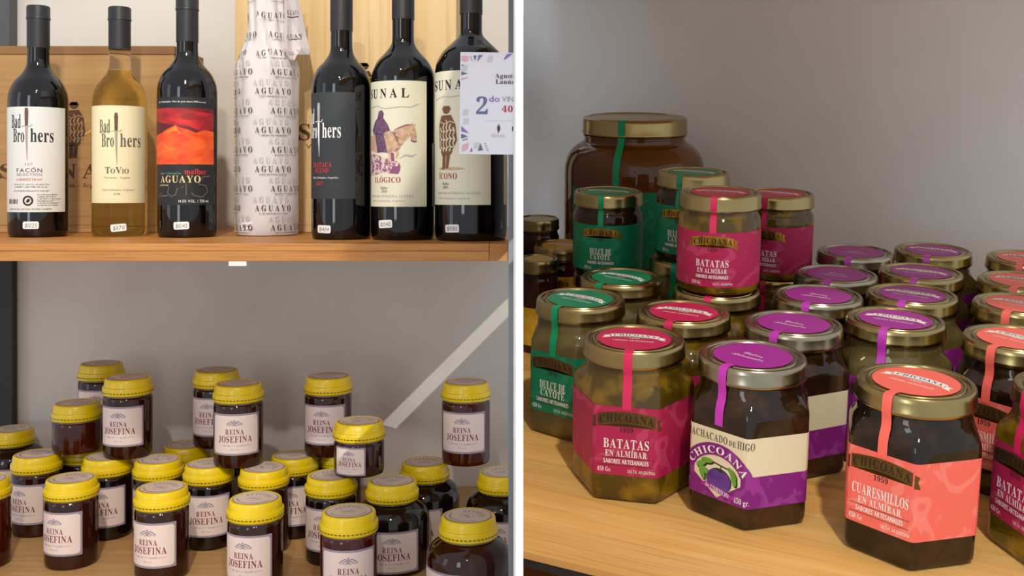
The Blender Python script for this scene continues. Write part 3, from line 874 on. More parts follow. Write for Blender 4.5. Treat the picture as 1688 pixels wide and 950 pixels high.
# promo card fixed to the post
DC = 1.1475
a = pix(757, 86, DC); c = pix(757, 254, DC)
root = empty('promo_card', Matrix.Translation((a.x, DC, c.z)) @ Matrix.Rotation(0.012, 4, 'Y'))
W, Hc = 0.0016 - a.x, a.z - c.z
cm = link('card_sheet', box_mesh('card_sheet', (0, -0.0006, 0), (W, 0.0, Hc), M['card']), root)
P = Print([M['lilac'], M['slate'], M['rose'], M['crimson'], M['paleblue'], M['plum'], M['ink_lgrey']])
kx = W / 93.0; kz = Hc / 169.0
def K(*pp): return [((q - 757) * kx, (254.5 - r) * kz) for q, r in pp]
P.poly(2, K((759, 92), (770, 92), (771, 99), (765, 102), (759, 100))); P.poly(1, K((779, 91), (785, 91), (782, 100))); P.poly(0, K((788, 90), (796, 90), (786, 101)))
P.poly(0, K((837, 88), (847, 87), (834, 97), (831, 97))); P.poly(1, K((759, 118), (770, 121), (759, 124))); P.poly(1, K((759, 106), (765, 107), (760, 109)))
for k in range(5): P.stroke(3, K((759 + 2.4*k, 131.5 - 0.6*k), (760 + 2.4*k, 129.5 - 0.6*k)), 0.0006)
for k in range(3): P.stroke(3, K((773 + 1.0*k, 93 + 3*k), (776 + 1.0*k, 93.5 + 3*k)), 0.0006)
for cx_, cy_ in ((764, 112), (808, 96), (767, 185), (768, 200), (786, 240)):
    for k in range(5): P.stroke(4, K((cx_ - 5 + 2*k, cy_ + 6), (cx_ - 3 + 2*k, cy_ - 5)), 0.0005)
P.poly(0, K((760, 208), (773, 220), (760, 217))); P.poly(1, K((760, 221), (772, 225), (760, 229))); P.poly(2, K((761, 245), (763, 239), (773, 236), (771, 247), (762, 251)))
P.poly(0, K((775, 251), (778, 243), (780, 250))); P.poly(1, K((789, 249), (793, 236), (798, 248)))
for k in range(4): P.stroke(5, K((799 + 1.5*k, 237 + 3.5*k), (803 + 1.5*k, 237 + 3.5*k)), 0.0006)
for k in range(3): P.stroke(5, K((763 + 3*k, 233 - k), (764.5 + 3*k, 230 - k)), 0.0007)
(x, y), = K((832.5, 128)); P.text(5, 'Agustí', x + 0.0008, y, 0.0052, 33*kx, track=0.08)
(x, y), = K((833.5, 137.5)); P.text(5, 'Lanús', x, y, 0.0050, 31*kx, track=0.08)
(x, y), = K((795, 188)); P.text(1, '2', x, y, 0.0188, 19.5*kx, style='serif'); 
(x, y), = K((816, 167.5)); P.text(0, 'do', x, y, 0.0068, 17.5*kx, style='sans', track=0.12); P.text(0, 'do', x + 0.0003, y + 0.0001, 0.0068, 17.5*kx, style='sans', track=0.12, layer=4)
(x, y), = K((839, 167)); P.text(6, 'VIN', x, y, 0.0062, 19.5*kx, style='sans', track=0.1)
(x, y), = K((838.5, 184)); P.text(3, '40', x, y, 0.0068, 18.5*kx, style='serif')
P.stroke(4, K((801, 199.5), (848.5, 198.5)), 0.0004)
(x, y), = K((824, 219)); poncho_man(P, 5, None, x, y, 0.0095)
(x, y), = K((823.5, 226)); P.text(6, 'SUNAL', x, y, 0.0034, 23*kx, track=0.3)
P.rect(5, *K((847, 215.5))[0], *K((849, 208))[0])
link('printing', P.mesh('printing', lambda x, y, o: (x, -0.0009 - o, y), None), cm)
tag(root, 'white promotional card with lilac corner motifs fixed at the end post', 'card')

# ------------------------------------------------------------------ honey jars
def ornament(P, slot, x, y, w):
    """small crown-like scroll"""
    for s in (-1, 1):
        P.stroke(slot, [(x, y + w*0.10), (x + s*w*0.18, y + w*0.22), (x + s*w*0.36, y + w*0.12), (x + s*w*0.5, y), (x + s*w*0.40, y - w*0.04)], w*0.075)
        P.stroke(slot, [(x, y), (x + s*w*0.14, y + w*0.10), (x + s*w*0.28, y + w*0.02), (x + s*w*0.34, y - w*0.05)], w*0.065)
        P.stroke(slot, [(x, y - w*0.03), (x + s*w*0.2, y - w*0.06)], w*0.05)
    P.ell(slot, x, y + w*0.25, w*0.05, w*0.085, 3, 10)

def honey_label(R, z0, z1, half, small=False):
    P = Print([M['lavender']]); P.rect(0, -half, z0, half, z1, 0)
    lab = P.mesh('label', on_cyl(R, 0, 0.0003), 0.003)
    P = Print([M['pinkpaper'], M['wine_ink'], M['wine_ink2'], M['lavender'], M['lavender_l']])
    e = 0.0026 if not small else 0.0019; c = 0.003 if not small else 0.002
    x0, x1, y0, y1 = -half + e, half - e, z0 + e, z1 - e
    P.poly(0, [(x0 + c, y0), (x1 - c, y0), (x1 - c*0.4, y0 + c*0.4), (x1, y0 + c), (x1, y1 - c), (x1 - c*0.4, y1 - c*0.4), (x1 - c, y1), (x0 + c, y1), (x0 + c*0.4, y1 - c*0.4), (x0, y1 - c), (x0, y0 + c), (x0 + c*0.4, y0 + c*0.4)], 1)
    h = z1 - z0; k = 0.72 if small else 1.0
    ornament(P, 3, 0, z0 + h*0.745, 0.021*k)
    P.text(1 if not small else 2, 'REINA', 0, z0 + h*0.505, 0.0072*k, 0.0250*k, track=0.11)
    P.text(1, 'JOSEFINA', 0, z0 + h*0.315, 0.0088*k, 0.0475*k, track=0.10)
    P.scribble(4, -0.021*k, 0.023*k, z0 + h*0.215, 0.0026*k, seed=5)
    P.scribble(4, -0.006*k, 0.007*k, z0 + h*0.125, 0.0022*k, seed=8)
    return lab, P.mesh('label_printing', on_cyl(R, 0, 0.0003), 0.003)

def honey_lid(H, label=True):
    b = H - 0.0225
    prof = [(0.0345, b), (0.0350, b + 0.001), (0.0351, b + 0.0094), (0.0346, b + 0.0106), (0.0330, b + 0.0112), (0.0327, b + 0.0122), (0.0326, b + 0.0135), (0.0318, H - 0.002), (0.0308, H - 0.0006), (0.0296, H), (0.0290, H - 0.0004), (0.001, H - 0.0004)]
    lid = lathe('lid', prof, M['yellow'], 64)
    vs = []; fs = []; n = 44
    for k in range(n):
        a = 2 * PI * k / n; w = 2 * PI / n * 0.30; r = 0.03535; i = len(vs)
        for aa, zz in ((a - w, b + 0.0034), (a + w, b + 0.0034), (a + w, b + 0.0045), (a - w, b + 0.0045)):
            vs.append((r * math.sin(aa), -r * math.cos(aa), zz))
        fs.append((i, i+1, i+2, i+3))
    perf = new_mesh('perforation', vs, fs, [M['yellow_dark']])
    P = Print([M['lavender'], M['beige_st'], M['lavender_l'], M['wine_ink2']])
    P.ell(0, 0, 0, 0.0278, 0.0278, 0, 48); P.ell(1, 0, 0, 0.0262, 0.0262, 1, 48)
    for k in range(7):
        a = math.radians(20 + k * 20)
        P.stroke(0, [(0.021*math.cos(a), 0.021*math.sin(a)), (0.016*math.cos(a + .25), 0.016*math.sin(a + .25)), (0.011*math.cos(a + .1), 0.011*math.sin(a + .1))], [0.0006, 0.003, 0.0006], 2)
    P.ring(2, 0, -0.003, 0.009, 0.009, 0.0012, 2); ornament(P, 0, 0, -0.004, 0.013)
    for k in range(26):
        a = math.radians(200 + k * 5.5)
        P.stroke(3, [(0.0205*math.cos(a), 0.0205*math.sin(a)), (0.0232*math.cos(a), 0.0232*math.sin(a))], 0.0009, 2)
    st = P.mesh('lid_sticker', on_top(H - 0.0004), None)
    return ('lid', lid, [('perforation', perf), ('lid_sticker', st)])

def neck(H, r=0.0322):
    b = H - 0.0225
    return ('glass_neck', lathe('glass_neck', [(r - 0.001, b - 0.0032), (r, b - 0.0026), (r, b + 0.0006), (r - 0.001, b + 0.001)], M['rim'], 48), [])

HJ = 0.112; HS = 0.070
def straight(H, m, small=False):
    b = H - 0.0225; R = 0.0338
    body = lathe('jar_glass', [(R*0.80, 0.0014), (R*0.86, 0.0), (R*0.95, 0.001), (R*0.99, 0.004), (R, 0.008), (R, b - 0.0075), (R*0.99, b - 0.005), (R*0.95, b - 0.003)], m)
    rec = [('jar_glass', body, []), neck(H), honey_lid(H)]
    if small:
        lab, pr = honey_label(R, 0.004, 0.041, 0.0225, True)
    else:
        lab, pr = honey_label(R, 0.019, 0.0755, 0.0362)
    rec.append(('label', lab, [('label_printing', pr)]))
    return rec
def wide(m):
    R = 0.0490; b = HJ - 0.0225
    body = lathe('jar_glass', [(R*0.80, 0.0014), (R*0.86, 0.0), (R*0.95, 0.001), (R*0.99, 0.005), (R, 0.010)] +
                 smoothprof([(R, 0.055), (R, 0.064), (R*0.97, 0.0715), (R*0.88, 0.079), (0.0355, 0.0845), (0.0322, 0.0868)], 5), m)
    lab, pr = honey_label(R, 0.006, 0.059, 0.0362)
    return [('jar_glass', body, []), neck(HJ), honey_lid(HJ), ('label', lab, [('label_printing', pr)])]
RJ = {'std': straight(HJ, M['honey']), 'red': straight(HJ, M['honey_red']), 'dark': straight(HJ, M['honey_black']),
      'short': straight(HS, M['honey_red'], True), 'short_dark': straight(HS, M['honey'], True), 'wide': wide(M['honey_black']), 'wide2': wide(M['honey'])}
HL = 0.385      # lids of the standing jars lie this far below the eye
def at_lid(px, py, h):
    d = h * F / (py - YH); return Vector(((px - CX) / F * d, d, ZC - h))
G1 = 'tall straight honey jars standing on the lower shelf'; G2 = 'tall honey jars stacked on the lids of others'
GW = 'wide shouldered honey jars on the lower shelf'; G3 = 'short honey jars stacked on others'
L1 = 'tall straight honey jar with yellow lid standing on the lower shelf'
L2 = 'tall straight honey jar with yellow lid stacked on lids of other jars'
LW = 'wide dark honey jar with sloping shoulders and yellow lid on lower shelf'
hj = [  # pixel of the lid centre, kind, label turn, label
    (-28, 790, 'red', -60, 'reddish tall honey jar with yellow lid at the open end of lower shelf', G1),
    (20, 707, 'wide', -20, 'wide shouldered honey jar with yellow lid beside the dark post', GW),
    (76, 745, 'std', -44, 'tall honey jar carrying the squat red honey jar', G1), (118, 788, 'std', -39, 'tall honey jar right in front of the jar carrying the squat red one', G1), (177, 752, 'dark', -17, 'tall dark honey jar under the bright stacked jar beside the squat red one', G1), (261, 757, 'dark', -60, 'tall dark honey jar with label hidden by the jar in front of it', G1),
    (267, 803, 'std', -31, 'tall honey jar in the front row hiding the label of the jar behind', G1), (306, 733, 'dark', -70, 'tall dark honey jar at the back with no label in view', G1), (344, 764, 'dark', -7, 'tall dark honey jar with full label, carrying the frontmost stacked jar', G1), (421, 821, 'std', -26, 'tall honey jar in the front row before the jar whose label is turned away', G1),
    (436, 770, 'std', -75, 'tall honey jar with label turned away beneath a stacked jar', G1), (486, 750, 'dark', -10, 'tall dark honey jar in the back row with only the end of its label showing', G1), (546, 783, 'dark', -21, 'tall dark honey jar under the squat jar with the small label', G1), (575, 842, 'red', -1, 'tall reddish honey jar with its label squarely facing out in the front row', G1),
    (650, 790, 'wide', 0, 'wide shouldered honey jar with full label next to the squat jar', GW), (697, 763, 'wide', -13, 'wide shouldered honey jar in the back, supporting the lone stacked jar', GW), (828, 778, 'wide', -8, 'wide shouldered honey jar with yellow lid behind the steel upright', GW),
    (772, 850, 'wide2', -46, 'wide shouldered honey jar with label turned aside, near the steel upright', GW),
    (126, 735, 'dark', -50, 'dark honey jar nearly hidden under the squat red jar', G1), (556, 738, 'dark', -40, 'dark honey jar nearly hidden behind the squat jar with small label', G1), (392, 735, 'dark', -40, 'dark honey jar nearly hidden behind the frontmost stacked jar', G1), (178, 715, 'dark', -30, 'dark honey jar nearly hidden under the rearmost stacked jar', G1)]
sj = [(211, 622, 'std', -24, HL - HJ), (393, 632, 'std', -9, HL - HJ), (357, 610, 'std', -24, HL - HJ), (541, 620, 'std', -17, HL - HJ), (768, 630, 'red', -10, HL - HJ), (167, 599, 'std', -16, HL - HJ)]
SLB = {211: 'tall honey jar stacked beside the squat red jar, label lit', 393: 'tall stacked honey jar with its whole label lit, in front of another stacked jar',
       357: 'tall stacked honey jar half hidden behind the stacked jar with lit label', 541: 'tall stacked honey jar in shade behind the squat jar with small label',
       167: 'tall stacked honey jar in shade behind the squat red jar'}
rest = [(127, 664, 'short', -150, 'short squat honey jar of red honey with no label in view'), (592, 694, 'short_dark', -24, 'short squat honey jar with small pink label facing out')]

def relax(items, steps=200, fixed=()):
    """items: [x, y, r]; push overlapping jars apart a little"""
    for _ in range(steps):
        for i in range(len(items)):
            for j in range(i):
                a, b = items[i], items[j]
                dx, dy = a[0] - b[0], a[1] - b[1]; d = math.hypot(dx, dy); need = a[2] + b[2] + 0.0006
                if d < need:
                    k = (need - d) / 2 / max(d, 1e-6)
                    a[0] += dx * k; a[1] += dy * k; b[0] -= dx * k; b[1] -= dy * k
RJR = {'std': 0.0353, 'red': 0.0353, 'dark': 0.0353, 'short': 0.0353, 'short_dark': 0.0353, 'wide': 0.0492, 'wide2': 0.0492}
pos = []
for (px, py, kind, turn, lab, grp) in hj:
    p = at_lid(px, py, HL); pos.append([p.x, p.y, RJR[kind]])
relax(pos)
for (px, py, kind, turn, lab, grp), q in zip(hj, pos):
    yy = min(q[1], WALL_D - 0.003 - RJR[kind])
    mw = Matrix.Translation((q[0], yy, ZL + 0.0002)) @ Matrix.Rotation(facing(q[0], yy, turn), 4, 'Z')
    tag(build('honey_jar', RJ[kind], mw), lab, 'jar', grp)
pos = []
for (px, py, kind, turn, h) in sj:
    p = at_lid(px, py, h); pos.append([p.x, p.y, 0.0353])
for (px, py, kind, turn, lab) in rest:
    p = at_lid(px, py, HL - HS); pos.append([p.x, p.y, 0.0353])
relax(pos)
for it, q in zip(sj + rest, pos):
    px, py, kind, turn = it[:4]
    mw = Matrix.Translation((q[0], min(q[1], WALL_D - 0.038), ZC - HL + 0.0004)) @ Matrix.Rotation(facing(q[0], q[1], turn), 4, 'Z')
    if kind.startswith('short'): tag(build('honey_jar', RJ[kind], mw), it[4], 'jar', G3)
    elif kind == 'red': tag(build('honey_jar', RJ[kind], mw), 'tall honey jar bridging two wide jars beside the streak of light', 'jar', G2)
    else: tag(build('honey_jar', RJ[kind], mw), SLB[px], 'jar', G2)

# ------------------------------------------------------------------ slanted display shelf on the right
Xf, Ff = f0.x, f0.y          # a point of the front edge (sloping coordinates)
cu, su = math.cos(PSI), math.sin(PSI)
BASE = Matrix.Translation((0, 0, ZC)) @ TR @ Matrix.Translation((Xf, Ff, -H_SHELF)) @ Matrix.Rotation(-PSI, 4, 'Z')
XCUT = px1 + 0.0006
def u_left(v): return (XCUT - Xf - v * su) / cu
shelf_r = empty('display_shelf', BASE)
def plank(name, v0, v1, z0, z1, uend, m, parent):
    a, b = u_left(v0), u_left(v1)
    vs = [(a, v0, z0), (uend, v0, z0), (uend, v1, z0), (b, v1, z0), (a, v0, z1), (uend, v0, z1), (uend, v1, z1), (b, v1, z1)]
    fs = [(0, 3, 2, 1), (4, 5, 6, 7), (0, 1, 5, 4), (1, 2, 6, 5), (2, 3, 7, 6), (3, 0, 4, 7)]
    return link(name, new_mesh(name, vs, fs, [m]), parent)
v = 0.0; widths = [0.036, 0.043, 0.039, 0.046, 0.041, 0.044, 0.038, 0.045, 0.042, 0.047, 0.040, 0.044, 0.043, 0.043, 0.041]
for w in widths:
    plank('stave', v + 0.0001, v + w - 0.0001, -0.0045, 0.0, 0.62, M['stave'], shelf_r); v += w
VBACK = v
plank('metal_edge', 0.0005, 0.028, -0.0100, -0.0046, 0.62, M['post_dark'], shelf_r)
tag(shelf_r, 'golden wooden display shelf of glued staves with dark metal edge under the preserves', 'shelf')
low = empty('shelf_board', BASE @ Matrix.Translation((0, 0, -0.060)))
plank('stave', -0.16, -0.06, -0.02, 0.0, 0.62, M['shelf'], low); [plank('stave', -0.0598 + 0.11*k, 0.0500 + 0.11*k, -0.02, 0.0, 0.62, M['shelf'], low) for k in range(4)]
tag(low, 'brown wooden board under the dark metal edge of the display shelf', 'shelf')
# shelf overhead (out of view) that shades the back rows
ov = empty('overhead_shelf', Matrix.Translation((px1 + 0.001, RW, ZC)) @ Matrix.Rotation(-rw_dir, 4, 'Z'))
link('board', box_mesh('board', (0.02, -0.705, 0.275), (0.78, -0.001, 0.297), M['stave'], 0.001), ov)
tag(ov, 'wooden shelf board overhead above the preserves', 'shelf')

# ------------------------------------------------------------------ jars of preserves
AP = 0.0356; PW = 44.0
def hexr(a):
    """rounded hexagon radius for apothem 1; a = 0 looks along -Y (the front face)"""
    s = 0.0
    for k in range(6):
        c = math.cos(a - k * PI / 3)
        if c > 0: s += c ** PW
    return 1.0 / s ** (1.0 / PW)
NH = 720; _h = [(AP * hexr(2*PI*k/NH) * math.sin(2*PI*k/NH), -AP * hexr(2*PI*k/NH) * math.cos(2*PI*k/NH)) for k in range(NH + 1)]
_l = [0.0]
for k in range(NH): _l.append(_l[-1] + math.hypot(_h[k+1][0] - _h[k][0], _h[k+1][1] - _h[k][1]))
PER = _l[-1]
def on_hex(off=0.0003):
    import bisect as bs
    def fn(x, y, o):
        s = x % PER; k = min(NH - 1, max(0, bs.bisect_right(_l, s) - 1)); t = (s - _l[k]) / (_l[k+1] - _l[k])
        px = _h[k][0] + (_h[k+1][0] - _h[k][0]) * t; py = _h[k][1] + (_h[k+1][1] - _h[k][1]) * t
        r = math.hypot(px, py); g = (r + off + o) / r
        return (px * g, py * g, y)
    return fn

HX = 0.100
def hex_body(m):
    n = 96
    prof = [(0.0012, 0.86, 0), (0.0, 0.90, 0), (0.0010, 0.96, 0), (0.0035, 0.993, 0), (0.006, 1.0, 0), (0.070, 1.0, 0), (0.0725, 0.992, 0.05), (0.0750, 0.970, 0.2), (0.0775, 0.935, 0.45), (0.0800, 0.915, 0.78), (0.0822, 0.905, 1), (0.0845, 0.905, 1), (0.0860, 0.885, 1), (0.0875, 0.885, 1), (0.0882, 0.905, 1), (0.0930, 0.905, 1)]
    vs = []; fs = []
    for z, sc, bl in prof:
        for k in range(n):
            a = 2 * PI * k / n; r = AP * sc * ((1 - bl) * hexr(a) + bl * 1.0)
            vs.append((r * math.sin(a), -r * math.cos(a), z))
    for i in range(len(prof) - 1):
        for k in range(n):
            k2 = (k + 1) % n; fs.append((i*n+k, i*n+k2, (i+1)*n+k2, (i+1)*n+k))
    fs.append(tuple(range(n-1, -1, -1))); fs.append(tuple(range((len(prof)-1)*n, len(prof)*n)))
    return new_mesh('jar_glass', vs, fs, [m], True)

def tin_lid(H, R, m, h=0.0108):
    b = H - h
    prof = [(R*0.965, b), (R*0.99, b - 0.0003), (R, b + 0.0006), (R, b + 0.0018), (R*0.985, b + 0.003), (R*0.985, H - 0.0035), (R*0.972, H - 0.0014), (R*0.945, H - 0.0002), (R*0.90, H),
            (R*0.875, H - 0.0002), (R*0.862, H - 0.0012), (R*0.82, H - 0.0014), (R*0.80, H - 0.0004), (R*0.77, H - 0.0002), (R*0.755, H - 0.0008), (0.0005, H - 0.0008)]
    return lathe('lid', prof, m, 72)

def seal(col, H, R, path, w=0.0058):
    pts = [(R*0.70, H - 0.0003), (R*0.80, H + 0.0001), (R*0.90, H + 0.0003), (R*0.96, H - 0.0002), (R*0.992, H - 0.002), (R*1.008, H - 0.0100)] + path
    vs = []; fs = []
    for i, (r, z) in enumerate(pts):
        for s in (-1, 1): vs.append((s * w / 2, -r, z))
    for i in range(len(pts) - 1): fs.append((2*i, 2*i+1, 2*i+3, 2*i+2))
    return ('seal_strip', new_mesh('seal_strip', vs, fs, [M['seal_' + col]], True), [])

def lid_sticker(col, H, R, script=False, plain=False):
    r = R * 0.715
    P = Print([M['stk_' + col], M['ink_white'], M['plum']])
    P.ell(0, 0, 0, r, r, 1, 48)
    if script:
        P.text(1, 'Dulces', 0.0005, -0.0008, 0.0040, 0.0135, style='script', track=0.02)
        P.text(1, 'Artesanales', 0, -0.0070, 0.0040, 0.0225, style='script', track=0.02)
    elif not plain:
        k = r / 0.026
        w = lambda x, y: (x, y - 9.0 * x * x)
        pts = [(-0.0175*k + 0.0025*k*i, 0.0095*k) for i in range(15)] + [(0.0175*k - 0.0025*k*i, 0.0035*k) for i in range(15)]
        P.poly(1, pts, 2, w)
        for s in (-1, 1):
            P.poly(1, [(s*0.0165*k, 0.0075*k), (s*0.0225*k, 0.0072*k), (s*0.0205*k, 0.0045*k), (s*0.0228*k, 0.0015*k), (s*0.0165*k, 0.0022*k)], 2, w)
        P.text(2, 'CHICOANA', 0, 0.0046*k, 0.0038*k, 0.030*k, track=0.16, layer=4, warp=w)
        P.text(1, '· 1959 ·', 0, -0.0015*k, 0.0022*k, None, track=0.15, layer=3)
        P.text(1, 'SABORES ARTESANALES', 0, -0.0075*k, 0.0027*k, 0.0285*k, style='sans', track=0.14)
    return ('lid_sticker', P.mesh('lid_sticker', on_top(H - 0.0008, 0, 0.0003), None))

HEXPATH = [(AP*0.945, 0.0870), (AP*0.935, 0.0840), (AP*0.945, 0.0800), (AP*0.985, 0.0765), (AP*1.012, 0.0720), (AP*1.0165, 0.0630)]

def std_label(col, l1, l2, surf, z0, z1, half, k=1.0, foil='bronze', two=None, ax=(0.0, 0.0)):
    P = Print([M['lab_' + col]]); P.rect(0, ax[0] - half, z0, half + ax[1], z1, 0)
    lab = P.mesh('label', surf, 0.0025)
    P = Print([M[foil], M['ink'], M['ink_white'], M['brown_ink']])
    zb = z1 - 0.0130*k
    w = lambda x, y: (x, y - 6.5 / k * x * x)
    P.poly(0, [(-0.0185*k + 0.0037*k*i, zb + 0.0098*k) for i in range(11)] + [(0.0185*k - 0.0037*k*i, zb + 0.0018*k) for i in range(11)], 1, w)
    for s in (-1, 1):
        P.poly(0, [(s*0.0195*k, zb + 0.0092*k), (s*0.0225*k, zb + 0.0085*k), (s*0.0215*k, zb + 0.0055*k), (s*0.0232*k, zb + 0.0015*k), (s*0.0195*k, zb + 0.0010*k)], 1, w)
    P.text(1, 'CHICOANA', 0, zb + 0.0030*k, 0.0054*k, 0.0345*k, track=0.14, layer=3, warp=w)
    P.text(1, '· 1959 ·', 0, zb - 0.0040*k, 0.0030*k, 0.0130*k, track=0.12)
    P.text(2, l1, 0, z0 + 0.0185*k, 0.0063*k, two[0]*k if two else None, track=0.09)
    P.text(2, l2, 0, z0 + 0.0128*k, 0.0042*k if not (two and len(two) > 2) else 0.0056*k, two[1]*k if two else None, track=0.09)
    P.rect(3, -0.0180*k, z0 + 0.0117*k, 0.0180*k, z0 + 0.0120*k, 3)
    P.text(2, 'SABORES ARTESANALES', 0, z0 + 0.0079*k, 0.0030*k, 0.0285*k, style='sans', track=0.12); P.text(2, 'SABORES ARTESANALES', 0.0002, z0 + 0.0080*k, 0.0030*k, 0.0285*k, style='sans', track=0.12, layer=4)
    P.rect(3, -0.0180*k, z0 + 0.0066*k, 0.0180*k, z0 + 0.0069*k, 3)
    P.text(2, '450 Gr.', -0.0138*k, z0 + 0.0022*k, 0.0030*k, 0.0090*k); P.text(2, 'SALTA, ARGENTINA', 0.0100*k, z0 + 0.0022*k, 0.0022*k, 0.0175*k, style='sans', track=0.12)
    return ('label', lab, [('label_printing', P.mesh('label_printing', surf, 0.0025))])

def hexjar(col, content, l1, l2, two, lidm='gold', ax=(0.0, 0.0)):
    return [('jar_glass', hex_body(M[content]), []), ('lid', tin_lid(HX, 0.0342, M[lidm]), [lid_sticker(col, HX, 0.0342)]),
            seal(col, HX, 0.0342, HEXPATH), std_label(col, l1, l2, on_hex(), 0.0185, 0.0650, 0.070, 1.0, 'bronze', two, ax)]

def figjar(content='c_fig'):
    z0, z1, half = 0.0150, 0.0600, 0.070
    P = Print([M['cream2']]); P.rect(0, -half, z0, half, z1, 0); lab = P.mesh('label', on_hex(), 0.0025)
    P = Print([M['lab_purple'], M['cream2'], M['ink_olive'], M['ink_white'], M['leaf'], M['leafdark'], M['fig'], M['ink_gold'], M['stk_purple']])
    P.rect(0, -half, z0, half, z0 + 0.0205, 1)
    P.text(2, 'MACHACADO', -0.0085, z1 - 0.0075, 0.0048, 0.0300); P.text(2, 'DE', 0.0100, z1 - 0.0075, 0.0034, 0.0050); P.text(2, 'HIGO', 0.0192, z1 - 0.0075, 0.0048, 0.0115)
    n = 20; zc = z0 + 0.0095
    arc = [(0.0268*math.cos(PI*(0.10 + 0.80*i/n)), zc + 0.0268*math.sin(PI*(0.10 + 0.80*i/n))) for i in range(n+1)]
    arc2 = [(0.0190*math.cos(PI*(0.06 + 0.88*i/n)), zc + 0.0190*math.sin(PI*(0.06 + 0.88*i/n))) for i in range(n+1)]
    for i in range(n): P.poly(0, [arc[i], arc[i+1], arc2[i+1], arc2[i]], 3)
    for s in (-1, 1): P.poly(8, [(s*0.0205, z0 + 0.0195), (s*0.0300, z0 + 0.0165), (s*0.0255, z0 + 0.0140), (s*0.0260, z0 + 0.0085), (s*0.0190, z0 + 0.0160)], 2)
    def aw(x, y):
        t = PI/2 - x / 0.0228; r = 0.0203 + y
        return (r * math.cos(t), zc + r * math.sin(t))
    P.text(3, 'CHICOANA', 0, 0, 0.0046, 0.0490, track=0.12, layer=5, warp=aw)
    P.poly(1, [(0, z0 + 0.0012), (0.0165, z0 + 0.0135), (0.0165, z0 + 0.0185), (0.0105, z0 + 0.0252), (0, z0 + 0.0280), (-0.0105, z0 + 0.0252), (-0.0165, z0 + 0.0185), (-0.0165, z0 + 0.0135)], 3)
    for x, y, r in ((-0.0115, 0.0205, 0.6), (-0.0085, 0.0165, -0.5), (-0.0075, 0.0235, 0.1), (-0.0110, 0.0145, -1.2), (0.0105, 0.0200, -0.9), (0.0115, 0.0165, -1.3)):
        P.ell(5, x + 0.0008, z0 + y - 0.0007, 0.0044, 0.0021, 4, rot=r); P.ell(4, x, z0 + y, 0.0043, 0.0017, 5, rot=r)
    P.stroke(5, [(-0.005, z0 + 0.0240), (0.002, z0 + 0.0228), (0.0085, z0 + 0.0218)], 0.0009, 5); P.stroke(5, [(0.0025, z0 + 0.0228), (0.0028, z0 + 0.0185)], 0.0007, 5)
    P.ell(5, 0.0016, z0 + 0.0128, 0.0088, 0.0080, 6); P.ell(6, -0.0014, z0 + 0.0125, 0.0060, 0.0070, 7); P.ell(6, 0.0052, z0 + 0.0128, 0.0044, 0.0066, 8)
    P.poly(8, [(-0.0105, z0 + 0.0085), (-0.0075, z0 + 0.0098), (0.0095, z0 + 0.0062), (0.0130, z0 + 0.0060), (0.0120, z0 + 0.0030), (0.0085, z0 + 0.0032), (-0.0080, z0 + 0.0068), (-0.0115, z0 + 0.0060)], 9)
    P.text(3, 'de CORNEJO', 0.0004, z0 + 0.0052, 0.0028, 0.0165, layer=11, warp=lambda x, y: (x, y - 0.19 * x))
    P.text(3, '450 gr.', 0.0172, z0 + 0.0022, 0.0036, 0.0105)
    P.scribble(3, -0.030, -0.020, z0 + 0.0070, 0.0020, seed=2); P.scribble(3, -0.030, -0.020, z0 + 0.0035, 0.0020, seed=6)
    return [('jar_glass', hex_body(M[content]), []), ('lid', tin_lid(HX, 0.0342, M['silver']), [lid_sticker('purple', HX, 0.0342, True)]),
            seal('purple', HX, 0.0342, HEXPATH), ('label', lab, [('label_printing', P.mesh('label_printing', on_hex(), 0.0025))])]

HR = 0.076
def round_body(m, R, H, lidr):
    b = H - 0.0115
    return lathe('jar_glass', [(R*0.80, 0.0012), (R*0.87, 0.0), (R*0.95, 0.001), (R*0.99, 0.004), (R, 0.007)] +
                 smoothprof([(R, b - 0.018), (R, b - 0.012), (R*0.975, b - 0.0075), (R*0.93, b - 0.005), (lidr*0.92, b - 0.003), (lidr*0.92, b + 0.003)], 4), m)
def roundjar(col, content, l1, l2, two, lidm='gold', R=0.0320, labelled=True, k=0.86):
    H = HR; lr = R * 1.0; b = H - 0.0115
    rec = [('jar_glass', round_body(M[content], R, H, lr), []), ('lid', tin_lid(H, lr, M[lidm], 0.0115), [lid_sticker(col, H, lr)]),
           seal(col, H, lr, [(lr*0.955, b - 0.001), (lr*0.945, b - 0.004), (R*1.01, b - 0.0085), (R*1.013, b - 0.016)], 0.005)]
    if labelled: rec.append(std_label(col, l1, l2, on_cyl(R, 0, 0.0003), 0.007, 0.0495, 0.056, k, 'goldfoil', two))
    return rec

RX = {'batata': hexjar('magenta', 'c_batata', 'BATATAS', 'EN ALMÍBAR', (0.029, 0.0265)), 'coral': hexjar('coral', 'c_peach', 'CUARESMILLOS', 'EN ALMÍBAR', (0.034, 0.026)),
      'green': hexjar('green', 'c_cayote', 'DULCE DE', 'CAYOTE', (0.0230, 0.0215, 1)), 'fig': figjar(), 'purple': hexjar('purple', 'c_cayote', '', '', None),
      'rmagenta': roundjar('magenta', 'c_batata', 'BATATAS', 'EN ALMÍBAR', (0.029, 0.0265)), 'rgreen': roundjar('green', 'c_fig', 'DULCE DE', 'CAYOTE', (0.0230, 0.0215, 1)),
      'ryellow': roundjar('yellow', 'c_red', '', '', None)}
